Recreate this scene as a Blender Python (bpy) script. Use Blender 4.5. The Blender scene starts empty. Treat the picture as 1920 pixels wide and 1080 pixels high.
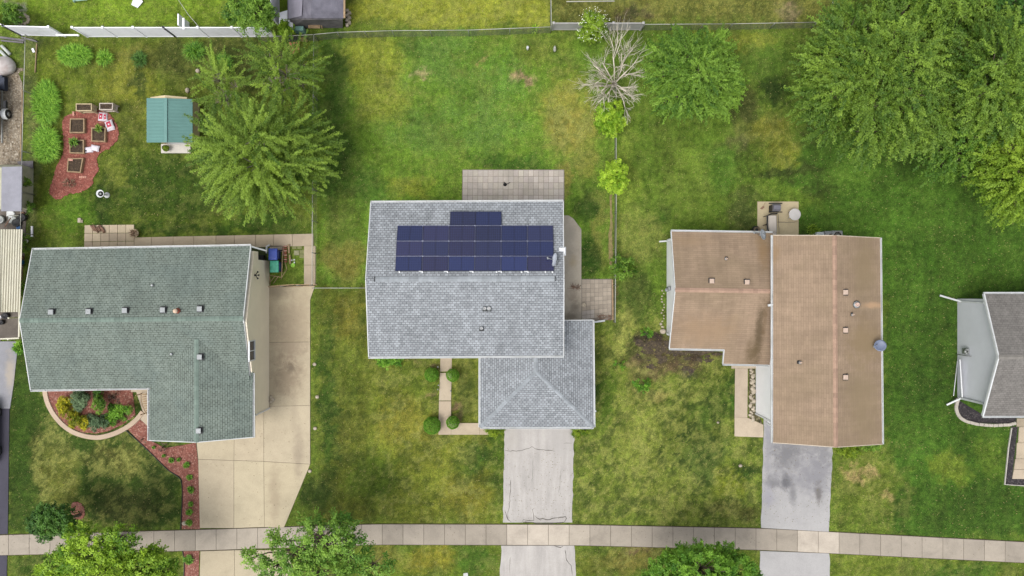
import bpy, math, random
import numpy as np
from mathutils import Vector
random.seed(7); RNG = np.random.default_rng(11)
R = math.radians
SC = bpy.context.scene
COL = SC.collection
# ------------------------------------------------------------------ camera, sky, sun, exposure
H = 50.0; S = 0.0375                      # drone height above the lawn, metres of lawn per photograph pixel
cam_d = bpy.data.cameras.new('Camera'); cam = bpy.data.objects.new('Camera', cam_d); COL.objects.link(cam)
cam.location = (0, 0, H); cam.rotation_euler = (0, 0, 0)
cam_d.sensor_width = 36; cam_d.lens = 36*H/(1920*S); cam_d.clip_end = 2000; cam_d.clip_start = 0.5
SC.camera = cam
W = bpy.data.worlds.new("World"); SC.world = W; W.use_nodes = True
nt = W.node_tree; nt.nodes.clear()
sky = nt.nodes.new('ShaderNodeTexSky'); sky.sky_type = 'NISHITA'; sky.sun_disc = False
SUN_EL, SUN_AZ = 66, -132                  # azimuth from north, clockwise
sky.sun_elevation = R(SUN_EL); sky.sun_rotation = R(SUN_AZ); sky.dust_density = 4; sky.air_density = 1.0
hs = nt.nodes.new('ShaderNodeHueSaturation'); hs.inputs['Saturation'].default_value = 0.22   # cloud cover takes the blue out of the light
bg = nt.nodes.new('ShaderNodeBackground'); bg.inputs['Strength'].default_value = 0.15
wo = nt.nodes.new('ShaderNodeOutputWorld')
nt.links.new(sky.outputs[0], hs.inputs['Color']); nt.links.new(hs.outputs[0], bg.inputs[0]); nt.links.new(bg.outputs[0], wo.inputs[0])
sd = bpy.data.lights.new('Sun', 'SUN'); so = bpy.data.objects.new('Sun', sd); COL.objects.link(so)
sd.energy = 1.2; sd.angle = R(32); sd.color = (1, 0.965, 0.91)
_d = Vector((math.sin(R(SUN_AZ))*math.cos(R(SUN_EL)), math.cos(R(SUN_AZ))*math.cos(R(SUN_EL)), math.sin(R(SUN_EL))))
so.rotation_euler = _d.to_track_quat('Z', 'Y').to_euler(); so.location = (-20, 20, 60)
SC.view_settings.view_transform = 'Standard'; SC.view_settings.look = 'None'
SC.view_settings.exposure = 0.60; SC.view_settings.gamma = 1
SC.render.engine = 'CYCLES'; SC.cycles.max_bounces = 5; SC.cycles.diffuse_bounces = 3; SC.cycles.transparent_max_bounces = 6

# ------------------------------------------------------------------ helpers
KEXP = 1.5
def lin(c): c = c/255.0; return c/12.92 if c <= 0.04045 else ((c+0.055)/1.055)**2.4
def rgb(r, g, b, k=KEXP): return (min(lin(r)/k, .9), min(lin(g)/k, .9), min(lin(b)/k, .9), 1)
def P(x, y, z=0.0):
    k = S*(H-z)/H
    return Vector(((x-960)*k, -(y-540)*k, z))
CAM = Vector((0, 0, H))
def on_plane(x, y, pl, up=0.0):
    a, b, c = pl; n = (b-a).cross(c-a).normalized()
    if n.z < 0: n = -n
    d = Vector(((x-960)*S, -(y-540)*S, -H)); a2 = a + n*up
    return CAM + d*((a2-CAM).dot(n)/d.dot(n))

class MB:
    def __init__(s): s.v = []; s.f = []; s.m = []; s.c = []; s.smooth = []
    def add(s, vs, fs, m=0, col=None, smooth=False):
        o = len(s.v); s.v += [tuple(v) for v in vs]
        for f in fs: s.f.append(tuple(i+o for i in f)); s.m.append(m); s.c.append(col); s.smooth.append(smooth)
        return s
    def box(s, c, d, rz=0, m=0, col=None, bev=0.0):
        x, y, z = d[0]/2, d[1]/2, d[2]/2; cr, sr = math.cos(rz), math.sin(rz)
        def T(p): return (c[0]+p[0]*cr-p[1]*sr, c[1]+p[0]*sr+p[1]*cr, c[2]+p[2])
        b = min(bev, x*.9, y*.9, z*.9)
        if b <= 0:
            vs = [T((i*x, j*y, k*z)) for k in (-1, 1) for j in (-1, 1) for i in (-1, 1)]
            return s.add(vs, [(0,2,3,1),(4,5,7,6),(0,1,5,4),(2,6,7,3),(0,4,6,2),(1,3,7,5)], m, col)
        ring = lambda X, Y, Z: [T(p) for p in ((-X+b,-Y,Z),(X-b,-Y,Z),(X,-Y+b,Z),(X,Y-b,Z),(X-b,Y,Z),(-X+b,Y,Z),(-X,Y-b,Z),(-X,-Y+b,Z))]
        def ins(q, Z): return [T((px*(x-b)/x, py*(y-b)/y, Z)) for px, py in q]
        q = [(-x+b,-y),(x-b,-y),(x,-y+b),(x,y-b),(x-b,y),(-x+b,y),(-x,y-b),(-x,-y+b)]
        return s.loft([ins(q,-z), ring(x,y,-z+b), ring(x,y,z-b), ins(q,z)], m, col)
    def loft(s, rings, m=0, col=None, cap=True, smooth=False):
        n = len(rings[0]); vs = [p for r in rings for p in r]; fs = []
        for i in range(len(rings)-1):
            for j in range(n): a = i*n+j; b = i*n+(j+1) % n; fs.append((a, b, b+n, a+n))
        if cap: fs.append(tuple(range(n))[::-1]); fs.append(tuple(range((len(rings)-1)*n, len(rings)*n)))
        return s.add(vs, fs, m, col, smooth)
    def beam(s, p, q, w, h, m=0, col=None):
        p, q = Vector(p), Vector(q); d = (q-p).normalized(); up = Vector((0,0,1)) if abs(d.z) < .95 else Vector((1,0,0))
        a = d.cross(up).normalized()*(w/2); b = a.cross(d).normalized()*(h/2)
        return s.loft([[x-a-b, x+a-b, x+a+b, x-a+b] for x in (p, q)], m, col)
    def tube(s, pts, rad, n=6, m=0, col=None, smooth=True):
        pts = [Vector(p) for p in pts]; rr = rad if isinstance(rad, (list, tuple)) else [rad]*len(pts); rings = []
        for i, p in enumerate(pts):
            d = (pts[min(i+1, len(pts)-1)]-pts[max(i-1, 0)]).normalized()
            up = Vector((0,0,1)) if abs(d.z) < .9 else Vector((1,0,0))
            a = d.cross(up).normalized(); b = a.cross(d)
            rings.append([p+(a*math.cos(t)+b*math.sin(t))*rr[i] for t in [2*math.pi*k/n for k in range(n)]])
        return s.loft(rings, m, col, True, smooth)
    def lathe(s, c, prof, n=20, m=0, col=None, sx=1, sy=1):
        c = Vector(c)
        return s.loft([[c+Vector((r*sx*math.cos(t), r*sy*math.sin(t), z)) for t in [2*math.pi*k/n for k in range(n)]] for r, z in prof], m, col, True, True)
    def slab(s, faces, th, m=0, m2=None):
        """polygons (shared corners matched by position) get thickness th downward"""
        m2 = m if m2 is None else m2; idx = {}; vs = []; F = []
        def gi(p):
            k = (round(p[0], 4), round(p[1], 4), round(p[2], 4))
            if k not in idx: idx[k] = len(vs); vs.append(tuple(p))
            return idx[k]
        for f in faces:
            g = [gi(p) for p in f]
            a = sum((vs[g[i]][0]*vs[g[(i+1) % len(g)]][1]-vs[g[(i+1) % len(g)]][0]*vs[g[i]][1]) for i in range(len(g)))
            F.append(g if a > 0 else g[::-1])
        n = len(vs); edges = {}
        for g in F:
            for i in range(len(g)): edges[(g[i], g[(i+1) % len(g)])] = 1
        s.add(vs, F, m)
        low = [(x, y, z-th) for x, y, z in vs]
        s.add(vs+low, [tuple(i+n for i in g[::-1]) for g in F] + [(b, a, a+n, b+n) for (a, b) in edges if (b, a) not in edges], m2)
        return s

def link(o): COL.objects.link(o); return o
def set_props(o, label=None, cat=None, group=None, kind=None):
    if label: o['label'] = label
    if cat: o['category'] = cat
    if group: o['group'] = group
    if kind: o['kind'] = kind
    return o
def thing(name, label, cat, loc=(0,0,0), group=None):
    o = bpy.data.objects.new(name, None); link(o); o.location = loc; o.empty_display_size = .3
    o['base'] = 0; del o['base']
    return set_props(o, label, cat, group)
def wloc(o):
    v = Vector((0,0,0))
    while o: v += Vector(o.location); o = o.parent
    return v
def roof_uv(me):
    uv = me.uv_layers.new(name='UVMap')
    for p in me.polygons:
        n = p.normal; z = Vector((0,0,1)); u = z.cross(n)
        if u.length < 1e-3: u = Vector((1,0,0))
        u.normalize(); v = n.cross(u)
        for li in p.loop_indices:
            co = me.vertices[me.loops[li].vertex_index].co; uv.data[li].uv = (co.dot(u), co.dot(v))
def obj(name, mb, mats, parent=None, uv=False, origin=None):
    """world-space mesh data -> one object; its origin sits at the parent's base"""
    me = bpy.data.meshes.new(name)
    off = wloc(parent) if parent else Vector(origin or (0,0,0))
    vs = np.array(mb.v, dtype=float)-np.array(off)
    me.from_pydata([tuple(v) for v in vs], [], mb.f)
    if not isinstance(mats, (list, tuple)): mats = [mats]
    for m in mats: me.materials.append(m)
    me.polygons.foreach_set('material_index', mb.m); me.polygons.foreach_set('use_smooth', mb.smooth)
    if any(c is not None for c in mb.c):
        at = me.attributes.new('Col', 'FLOAT_COLOR', 'FACE')
        at.data.foreach_set('color', [x for c in mb.c for x in (c or (1,1,1,1))])
    me.update()
    if uv: roof_uv(me)
    o = bpy.data.objects.new(name, me); link(o)
    if parent: o.parent = parent
    else: o.location = off
    return o
def struct(name, mb, mats, uv=False): return set_props(obj(name, mb, mats, None, uv), kind='structure')

# ---- materials
def newmat(name):
    m = bpy.data.materials.new(name); m.use_nodes = True; n = m.node_tree
    b = n.nodes['Principled BSDF']; return m, n, b
def N(nt, t, **k):
    n = nt.nodes.new(t)
    for a, v in k.items(): setattr(n, a, v)
    return n
def mixc(nt, fac, a, b, mode='MIX'):
    m = N(nt, 'ShaderNodeMix', data_type='RGBA', blend_type=mode)
    for s, v in ((m.inputs[0], fac), (m.inputs[6], a), (m.inputs[7], b)):
        if hasattr(v, 'is_output') or isinstance(v, bpy.types.NodeSocket): nt.links.new(v, s)
        else: s.default_value = v
    return m.outputs[2]
def ramp(nt, src, stops):
    r = N(nt, 'ShaderNodeValToRGB'); nt.links.new(src, r.inputs[0]); e = r.color_ramp.elements
    while len(e) < len(stops): e.new(.5)
    for i, (p, c) in enumerate(stops): e[i].position = p; e[i].color = c if isinstance(c, tuple) else (c, c, c, 1)
    return r.outputs[0]
def noise(nt, vec, scale, detail=4, rough=.6, dist=0, sc3=None):
    if sc3:
        mp = N(nt, 'ShaderNodeMapping'); mp.inputs['Scale'].default_value = sc3; nt.links.new(vec, mp.inputs[0]); vec = mp.outputs[0]
    n = N(nt, 'ShaderNodeTexNoise'); n.inputs['Scale'].default_value = scale; n.inputs['Detail'].default_value = detail
    n.inputs['Roughness'].default_value = rough; n.inputs['Distortion'].default_value = dist
    nt.links.new(vec, n.inputs['Vector']); return n.outputs['Fac']
def bump(nt, b, h, strength, dist=.02):
    n = N(nt, 'ShaderNodeBump'); n.inputs['Strength'].default_value = strength; n.inputs['Distance'].default_value = dist
    nt.links.new(h, n.inputs['Height']); nt.links.new(n.outputs[0], b.inputs['Normal'])
def mat(name, c, rough=.8, var=.12, scale=3.0, fine=30.0, metal=0, bmp=.2, attr=False, spec=.3, dirt=None, dirt_amt=.35, coat=0):
    """plain painted/cast/organic surface: base colour broken up by two noises, optional dirt patches"""
    m, n, b = newmat(name); g = N(n, 'ShaderNodeNewGeometry').outputs['Position']
    n1 = noise(n, g, scale, 5); n2 = noise(n, g, fine, 3)
    lo = tuple(x*(1-var*1.6) for x in c[:3])+(1,); hi = tuple(min(x*(1+var*1.4), 1) for x in c[:3])+(1,)
    base = ramp(n, n1, [(.25, lo), (.75, hi)])
    base = mixc(n, .5, base, ramp(n, n2, [(.3, tuple(1-var*1.5 for _ in range(3))+(1,)), (.7, tuple(1+var for _ in range(3))+(1,))]), 'MULTIPLY')
    if attr:
        a = N(n, 'ShaderNodeAttribute', attribute_name='Col'); base = mixc(n, 1.0, base, a.outputs['Color'], 'MULTIPLY')
    if dirt:
        nd = noise(n, g, scale*.45, 6, .65, .6); base = mixc(n, ramp(n, nd, [(.48, 0.0), (.72, dirt_amt)]), base, dirt)
    n.links.new(base, b.inputs['Base Color']); b.inputs['Roughness'].default_value = rough; b.inputs['Metallic'].default_value = metal
    b.inputs['Specular IOR Level'].default_value = spec; b.inputs['Coat Weight'].default_value = coat
    if bmp: bump(n, b, n2, bmp)
    return m
def leafmat(name, c1, c2, tr=.3, rough=.55):
    m, n, b = newmat(name); a = N(n, 'ShaderNodeAttribute', attribute_name='Col')
    sep = N(n, 'ShaderNodeSeparateColor'); n.links.new(a.outputs['Color'], sep.inputs[0])
    base = mixc(n, sep.outputs[0], c1, c2)
    n.links.new(base, b.inputs['Base Color']); b.inputs['Roughness'].default_value = rough; b.inputs['Specular IOR Level'].default_value = .35
    t = N(n, 'ShaderNodeBsdfTranslucent'); n.links.new(base, t.inputs[0])
    mx = N(n, 'ShaderNodeMixShader'); mx.inputs[0].default_value = tr
    n.links.new(b.outputs[0], mx.inputs[1]); n.links.new(t.outputs[0], mx.inputs[2])
    n.links.new(mx.outputs[0], n.nodes['Material Output'].inputs[0]); return m
def shingle(name, c, tab=.24, row=.15, dark=.62, light=1.14, blot=None, blot_amt=.3, contrast=.3, lines=.3, lst=(), zs=0):
    m, n, b = newmat(name); u = N(n, 'ShaderNodeUVMap', uv_map='UVMap').outputs[0]
    g = N(n, 'ShaderNodeNewGeometry').outputs['Position']
    br = N(n, 'ShaderNodeTexBrick'); br.offset = .5; br.inputs['Scale'].default_value = 1
    br.inputs['Brick Width'].default_value = tab; br.inputs['Row Height'].default_value = row; br.inputs['Mortar Size'].default_value = .0
    k = lambda f: tuple(min(x*f, 1) for x in c[:3])+(1,)
    br.inputs['Color1'].default_value = k(1-contrast); br.inputs['Color2'].default_value = k(1+contrast*.9)
    n.links.new(u, br.inputs['Vector']); base = br.outputs['Color']
    # shadow line under the tabs of every course, painted dark and broken into dashes
    b2 = N(n, 'ShaderNodeTexBrick'); b2.offset = .5; b2.inputs['Scale'].default_value = 1
    b2.inputs['Brick Width'].default_value = tab; b2.inputs['Row Height'].default_value = row
    b2.inputs['Mortar Size'].default_value = .022; b2.inputs['Mortar Smooth'].default_value = .3
    b2.inputs['Color1'].default_value = (1,1,1,1); b2.inputs['Color2'].default_value = (1,1,1,1); b2.inputs['Mortar'].default_value = (dark, dark, dark, 1)
    n.links.new(u, b2.inputs['Vector'])
    n4 = noise(n, u, 4.0, 3, .7); dash = ramp(n, n4, [(.42, lines), (.55, 1.0)])
    base = mixc(n, dash, base, mixc(n, 1.0, base, b2.outputs['Color'], 'MULTIPLY'))
    n1 = noise(n, g, .55, 5, .6); base = mixc(n, .8, base, ramp(n, n1, [(.3, .86), (.7, light)]), 'MULTIPLY')
    n3 = noise(n, u, 45, 3, .7); base = mixc(n, .7, base, ramp(n, n3, [(.3, .75), (.7, 1.2)]), 'MULTIPLY')
    if blot:
        nd = noise(n, g, .35, 6, .65, .8); base = mixc(n, ramp(n, nd, [(.45, 0.0), (.7, blot_amt)]), base, blot)
    base = mixc(n, .9, base, ramp(n, noise(n, u, 1.0, 5, .65, 0, (1.6,.28,1)), [(.36, .88), (.64, 1.07)]), 'MULTIPLY')
    if lst: base = stains(n, base, g, lst, zs)
    n.links.new(base, b.inputs['Base Color']); b.inputs['Roughness'].default_value = .93; b.inputs['Specular IOR Level'].default_value = .2
    bump(n, b, b2.outputs['Fac'], -.4, .012); return m
def siding(name, c, step=.11, vertical=False):
    m, n, b = newmat(name); g = N(n, 'ShaderNodeNewGeometry').outputs['Position']; sp = N(n, 'ShaderNodeSeparateXYZ'); n.links.new(g, sp.inputs[0])
    mt = N(n, 'ShaderNodeMath', operation='DIVIDE'); n.links.new(sp.outputs[2 if not vertical else 1], mt.inputs[0]); mt.inputs[1].default_value = step
    fr = N(n, 'ShaderNodeMath', operation='FRACT'); n.links.new(mt.outputs[0], fr.inputs[0])
    base = mixc(n, 1.0, c, ramp(n, fr.outputs[0], [(0, .78), (.14, 1.0)]), 'MULTIPLY')
    base = mixc(n, .5, base, ramp(n, noise(n, g, .8, 5), [(.3, .88), (.7, 1.08)]), 'MULTIPLY')
    n.links.new(base, b.inputs['Base Color']); b.inputs['Roughness'].default_value = .6
    bump(n, b, fr.outputs[0], .3, .01); return m
def stains(nt, base, g, lst, zs=0.0):
    """lst: (px, py, rx, ry, colour, amount) -- soft stains soaked into the slab, ragged by noise"""
    nz = N(nt, 'ShaderNodeTexNoise'); nz.inputs['Scale'].default_value = 1.5; nz.inputs['Detail'].default_value = 9; nz.inputs['Roughness'].default_value = .78; nz.inputs['Distortion'].default_value = .5
    nt.links.new(g, nz.inputs['Vector'])
    for (x, y, rx, ry, c, a) in lst:
        p = P(x, y, zs); mp = N(nt, 'ShaderNodeVectorMath', operation='SUBTRACT'); nt.links.new(g, mp.inputs[0]); mp.inputs[1].default_value = (p.x, p.y, 0)
        sc = N(nt, 'ShaderNodeVectorMath', operation='MULTIPLY'); nt.links.new(mp.outputs[0], sc.inputs[0]); sc.inputs[1].default_value = (1/(rx*S*(1-zs/H)), 1/(ry*S*(1-zs/H)), 0)
        ln = N(nt, 'ShaderNodeVectorMath', operation='LENGTH'); nt.links.new(sc.outputs[0], ln.inputs[0])
        ad = N(nt, 'ShaderNodeMath', operation='MULTIPLY_ADD'); nt.links.new(nz.outputs['Fac'], ad.inputs[0]); ad.inputs[1].default_value = 2.6; nt.links.new(ln.outputs['Value'], ad.inputs[2])
        mr = N(nt, 'ShaderNodeMapRange', interpolation_type='SMOOTHSTEP'); nt.links.new(ad.outputs[0], mr.inputs['Value'])
        mr.inputs['From Min'].default_value = 1.45; mr.inputs['From Max'].default_value = 2.75; mr.inputs['To Min'].default_value = a; mr.inputs['To Max'].default_value = 0
        base = mixc(nt, mr.outputs['Result'], base, c)
    return base
def concrete(name, c, lst=(), attr=False, var=.1, streak=None, speck=.08):
    m, n, b = newmat(name); g = N(n, 'ShaderNodeNewGeometry').outputs['Position']
    n1 = noise(n, g, .7, 7, .68, .4); k = lambda f: tuple(x*f for x in c[:3])+(1,)
    base = ramp(n, n1, [(.28, k(1-var*1.7)), (.5, k(1)), (.72, k(1+var))])
    n2 = noise(n, g, 14, 5, .75); base = mixc(n, .7, base, ramp(n, n2, [(.3, 1-speck*2), (.7, 1+speck)]), 'MULTIPLY')
    if streak: n5 = noise(n, g, 1.0, 5, .6, 0, streak); base = mixc(n, .8, base, ramp(n, n5, [(.35, .86), (.65, 1.07)]), 'MULTIPLY')
    if attr: a = N(n, 'ShaderNodeAttribute', attribute_name='Col'); base = mixc(n, 1.0, base, a.outputs['Color'], 'MULTIPLY')
    base = stains(n, base, g, lst) if lst else base
    n.links.new(base, b.inputs['Base Color']); b.inputs['Roughness'].default_value = .9; b.inputs['Specular IOR Level'].default_value = .25
    bump(n, b, n2, .25, .01); return m
def chips(name, cols, scale=16, bmp=.8):
    """loose mulch / gravel: Voronoi cells with a colour each"""
    m, n, b = newmat(name); g = N(n, 'ShaderNodeNewGeometry').outputs['Position']
    v = N(n, 'ShaderNodeTexVoronoi'); v.inputs['Scale'].default_value = scale; n.links.new(g, v.inputs['Vector'])
    sp = N(n, 'ShaderNodeSeparateColor'); n.links.new(v.outputs['Color'], sp.inputs[0])
    base = ramp(n, sp.outputs[0], [(i/(len(cols)-1), c) for i, c in enumerate(cols)])
    base = mixc(n, .9, base, ramp(n, v.outputs['Distance'], [(0, 1.15), (.05, 1.1), (.5, .55)]), 'MULTIPLY')
    base = mixc(n, .8, base, ramp(n, noise(n, g, 1.2, 5), [(.3, .8), (.7, 1.15)]), 'MULTIPLY')
    n.links.new(base, b.inputs['Base Color']); b.inputs['Roughness'].default_value = .95
    bump(n, b, v.outputs['Distance'], -bmp, .03); return m

M = {}
M['white'] = mat('white_paint', rgb(240,242,244), .45, .04, 1.5, 12, bmp=.05)
M['vinyl'] = mat('white_vinyl', rgb(236,236,244,1.0), .4, .03, 1.0, 8, bmp=.03, dirt=rgb(190,192,180), dirt_amt=.3)
M['gutter'] = mat('gutter_white', rgb(226,229,230), .4, .06, 1.5, 14, bmp=.05, dirt=rgb(150,150,140), dirt_amt=.4)
M['galv'] = mat('galvanised', rgb(165,168,165), .45, .12, 4, 40, metal=.5)
M['darkmetal'] = mat('dark_metal', rgb(52,54,56), .5, .2, 5, 40, metal=.3)
M['black'] = mat('black_plastic', rgb(38,38,42), .5, .15, 6, 40)
M['ventgrey'] = mat('vent_grey', rgb(158,162,164), .5, .08, 5, 40, metal=.3)
M['ventbrown'] = mat('vent_tan', rgb(205,182,165), .6, .08, 5, 40)
M['lead'] = mat('pipe_grey', rgb(205,205,205), .5, .1, 8, 40)
M['glass'] = mat('window_glass', (.03,.04,.05,1), .08, .1, 2, 10, bmp=0, spec=.6)
M['wood'] = mat('weathered_wood', rgb(175,150,118), .85, .22, 4, 25, bmp=.4)
M['woodgrey'] = mat('grey_wood', rgb(128,124,128), .9, .22, 3, 22, bmp=.4, dirt=rgb(85,82,82))
M['soil'] = chips('soil', [rgb(58,44,32), rgb(92,72,54), rgb(78,62,44), rgb(125,105,82)], 22)
M['rock'] = mat('rock', rgb(196,184,164), .9, .2, 6, 30, bmp=.6)
M['brick'] = mat('brick_red', rgb(170,98,80), .9, .2, 8, 40, bmp=.4)
M['bark'] = mat('bark', rgb(112,100,86), .95, .3, 5, 20, bmp=.8)
M['silver'] = mat('bark_silver', rgb(214,205,190,1.15), .9, .1, 5, 20)
M['barkpale'] = mat('bark_pale', rgb(172,162,146), .9, .2, 5, 20, bmp=.6)
M['tire'] = mat('tyre_rubber', rgb(45,45,46), .85, .15, 8, 40)
M['chrome'] = mat('wheel_metal', rgb(200,202,205), .25, .08, 8, 40, metal=.8)

# ------------------------------------------------------------------ lawn: one sheet to the horizon, colour of the turf per point, with patches of shade painted in
def vnoise(px, py, cell, seed, octs=4, rgh=.6):
    r = np.random.default_rng(seed); out = np.zeros_like(px, dtype=float); amp = 1.0; tot = 0
    for o in range(octs):
        g = r.random((512, 512)); u = px/cell+37.3*o+100; v = py/cell+17.7*o+100
        iu = np.floor(u).astype(int); iv = np.floor(v).astype(int); fu = u-iu; fv = v-iv
        fu = fu*fu*(3-2*fu); fv = fv*fv*(3-2*fv)
        a = g[iu % 512, iv % 512]; b = g[(iu+1) % 512, iv % 512]; c = g[iu % 512, (iv+1) % 512]; d = g[(iu+1) % 512, (iv+1) % 512]
        out += amp*((a*(1-fu)+b*fu)*(1-fv)+(c*(1-fu)+d*fu)*fv); tot += amp; amp *= rgh; cell = cell/2.1
    return out/tot
def sstep(a, b, x): t = np.clip((x-a)/(b-a), 0, 1); return t*t*(3-2*t)
def lawn():
    inx = np.arange(-38.4, 38.41, .12); iny = np.arange(-22.8, 22.81, .12)
    ext = np.array([40, 45, 55, 75, 120, 250, 600.]); exy = np.array([24, 28, 36, 60, 120, 250, 600.])
    xs = np.concatenate([-ext[::-1], inx, ext]); ys = np.concatenate([-exy[::-1], iny, exy])
    X, Y = np.meshgrid(xs, ys); px = 960+X/S; py = 540-Y/S
    wx = px+(vnoise(px, py, 40, 1)-.5)*46; wy = py+(vnoise(px, py, 40, 2)-.5)*46; wx = wx+(vnoise(px, py, 11, 41)-.5)*34; wy = wy+(vnoise(px, py, 11, 42)-.5)*34
    L3 = lambda c: np.array(rgb(*c)[:3])
    base = np.zeros(X.shape+(3,)); base[:] = L3((98,122,38)); straw = np.full(X.shape, .15); dark = np.full(X.shape, .2); clov = np.zeros(X.shape)
    def rect(x0, y0, x1, y1, c=None, st=None, dk=None, cl=None, soft=18, a=1.0):
        m = sstep(x0-soft, x0+soft, wx)*(1-sstep(x1-soft, x1+soft, wx))*sstep(y0-soft, y0+soft, wy)*(1-sstep(y1-soft, y1+soft, wy))*a; app(m, c, st, dk, cl)
    def blob(x, y, rx, ry, c=None, st=None, dk=None, cl=None, a=1.0):
        d = np.sqrt(((wx-x)/rx)**2+((wy-y)/ry)**2); app((1-sstep(.45, 1.25, d))*a, c, st, dk, cl)
    def app(m, c, st, dk, cl):
        nonlocal base, straw, dark, clov
        if c: base = base*(1-m[..., None])+L3(c)*m[..., None]
        if st is not None: straw = straw*(1-m)+st*m
        if dk is not None: dark = dark*(1-m)+dk*m
        if cl is not None: clov = clov*(1-m)+cl*m
    for a in LAWN_RECTS: rect(*a[:4], **a[4])
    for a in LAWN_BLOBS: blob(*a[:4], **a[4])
    n1 = vnoise(px, py, 17, 3, 4, .85); n2 = vnoise(px, py, 20, 4, 4, .85); n3 = vnoise(px, py, 60, 5, 4); n4 = vnoise(px, py, 7, 6, 2, .9)
    # mowing streaks along y in the big lawns
    st = vnoise(px*1.0, py*.12, 9, 8, 3)
    n6 = vnoise(px, py, 28, 14, 5); st2 = vnoise(px*.1, py, 8, 18, 3)
    f = 1.16+(n3-.5)*.7+(n4-.5)*.8+(n6-.5)*.55+(st-.5)*.6+(st2-.5)*.35
    c = base*f[..., None]
    w = np.clip(straw, 0, 1)*sstep(.49, .58, n1)
    sc = L3((158,164,84)); c = c*(1-w[..., None])+sc*w[..., None]
    w = np.clip(dark, 0, 1)*sstep(.52, .62, n2)
    sc = L3((54,78,28)); c = c*(1-w[..., None])+sc*w[..., None]
    w = np.clip(clov, 0, 1)*sstep(.4, .6, vnoise(px, py, 26, 9, 4)); sc = L3((108,148,60)); c = c*(1-w[..., None])+sc*w[..., None]
    lum = (c*np.array([.3,.6,.1])).sum(-1, keepdims=True); c = c*.92+lum*.08*np.array([1.25,1.0,.6])
    Z = (vnoise(px, py, 12, 12, 3)-.5)*.03-.015
    nx, ny = len(xs), len(ys); me = bpy.data.meshes.new('lawn')
    co = np.stack([X, Y, Z], -1).reshape(-1, 3)
    i = np.arange(nx-1)[None, :]+np.arange(ny-1)[:, None]*nx; i = i.reshape(-1)
    fc = np.stack([i, i+1, i+1+nx, i+nx], -1)
    fast_mesh(me, co, fc); me.polygons.foreach_set('use_smooth', np.ones(len(fc), bool))
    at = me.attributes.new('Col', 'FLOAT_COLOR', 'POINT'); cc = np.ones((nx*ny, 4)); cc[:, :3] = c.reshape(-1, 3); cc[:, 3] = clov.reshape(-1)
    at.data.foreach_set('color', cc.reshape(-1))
    m, n, b = newmat('turf'); g = N(n, 'ShaderNodeNewGeometry').outputs['Position']; a = N(n, 'ShaderNodeAttribute', attribute_name='Col')
    k1 = noise(n, g, 3.0, 8, .72, .3); k2 = noise(n, g, 16, 4, .75); k3 = noise(n, g, 6.0, 6, .7, .5)
    col = mixc(n, 1.0, a.outputs['Color'], ramp(n, k1, [(.36, (.66,.72,.62,1)), (.5, (1,1,1,1)), (.64, (1.38,1.26,1.3,1))]), 'MULTIPLY')
    col = mixc(n, .85, col, ramp(n, k2, [(.36, .55), (.64, 1.42)]), 'MULTIPLY')
    # scattered dark tufts, dry blades and clover heads
    col = mixc(n, ramp(n, k3, [(.60, 0.0), (.72, .42)]), col, rgb(52,78,24)); k4 = noise(n, g, 9.0, 5, .75, .8)
    col = mixc(n, ramp(n, k4, [(.62, 0.0), (.74, .42)]), col, rgb(176,168,96))
    k5 = noise(n, g, 11.0, 3, .6); mm = N(n, 'ShaderNodeMath', operation='MULTIPLY'); n.links.new(ramp(n, k5, [(.60, 0.0), (.68, .75)]), mm.inputs[0]); n.links.new(a.outputs['Alpha'], mm.inputs[1])
    col = mixc(n, mm.outputs[0], col, rgb(178,202,150))
    n.links.new(col, b.inputs['Base Color']); b.inputs['Roughness'].default_value = .9; b.inputs['Specular IOR Level'].default_value = .15
    bump(n, b, k2, 1.0, .08)
    me.materials.append(m); o = link(bpy.data.objects.new('lawn', me)); set_props(o, kind='structure')
def fast_mesh(me, co, fc):
    co = np.asarray(co, np.float32); fc = np.asarray(fc, np.int32); k = fc.shape[1]
    me.vertices.add(len(co)); me.vertices.foreach_set('co', co.reshape(-1))
    me.loops.add(fc.size); me.loops.foreach_set('vertex_index', fc.reshape(-1))
    me.polygons.add(len(fc)); me.polygons.foreach_set('loop_start', np.arange(len(fc), dtype=np.int32)*k)
    try: me.polygons.foreach_set('loop_total', np.full(len(fc), k, np.int32))
    except Exception: pass
    me.update(calc_edges=True)

D = dict
LAWN_RECTS = [
 (-200,-200,560,52, D(c=(118,150,34), st=.2, dk=.2)),
 (655,-200,1030,48, D(c=(142,152,46), st=.35, dk=.1)),
 (1030,-200,1550,46, D(c=(114,118,50), st=.3, dk=.45)),
 (70,66,592,445, D(c=(98,116,32), st=.2, dk=.25)),
 (592,60,1150,540, D(c=(100,136,36), st=.2, dk=.15, cl=.1)),
 (1150,50,1500,640, D(c=(92,122,34), st=.12, dk=.2)),
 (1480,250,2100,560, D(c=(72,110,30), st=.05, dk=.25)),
 (592,535,700,985, D(c=(98,108,34), st=.15, dk=.4)),
 (700,665,945,985, D(c=(112,124,38), st=.42, dk=.45)),
 (1075,600,1430,990, D(c=(112,130,46), st=.55, dk=.6)),
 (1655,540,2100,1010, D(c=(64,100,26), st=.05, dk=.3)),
 (1560,835,1700,1000, D(c=(100,122,38), st=.3, dk=.3)),
 (10,735,345,985, D(c=(62,88,28), st=.55, dk=.35)),
 (10,640,75,985, D(c=(62,88,26), st=.05, dk=.3, soft=8)),
 (-200,1030,2100,1300, D(c=(100,122,34), st=.3, dk=.3)),
 (45,60,72,440, D(c=(102,116,58), st=.2, dk=.3, soft=5)),
]
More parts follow.
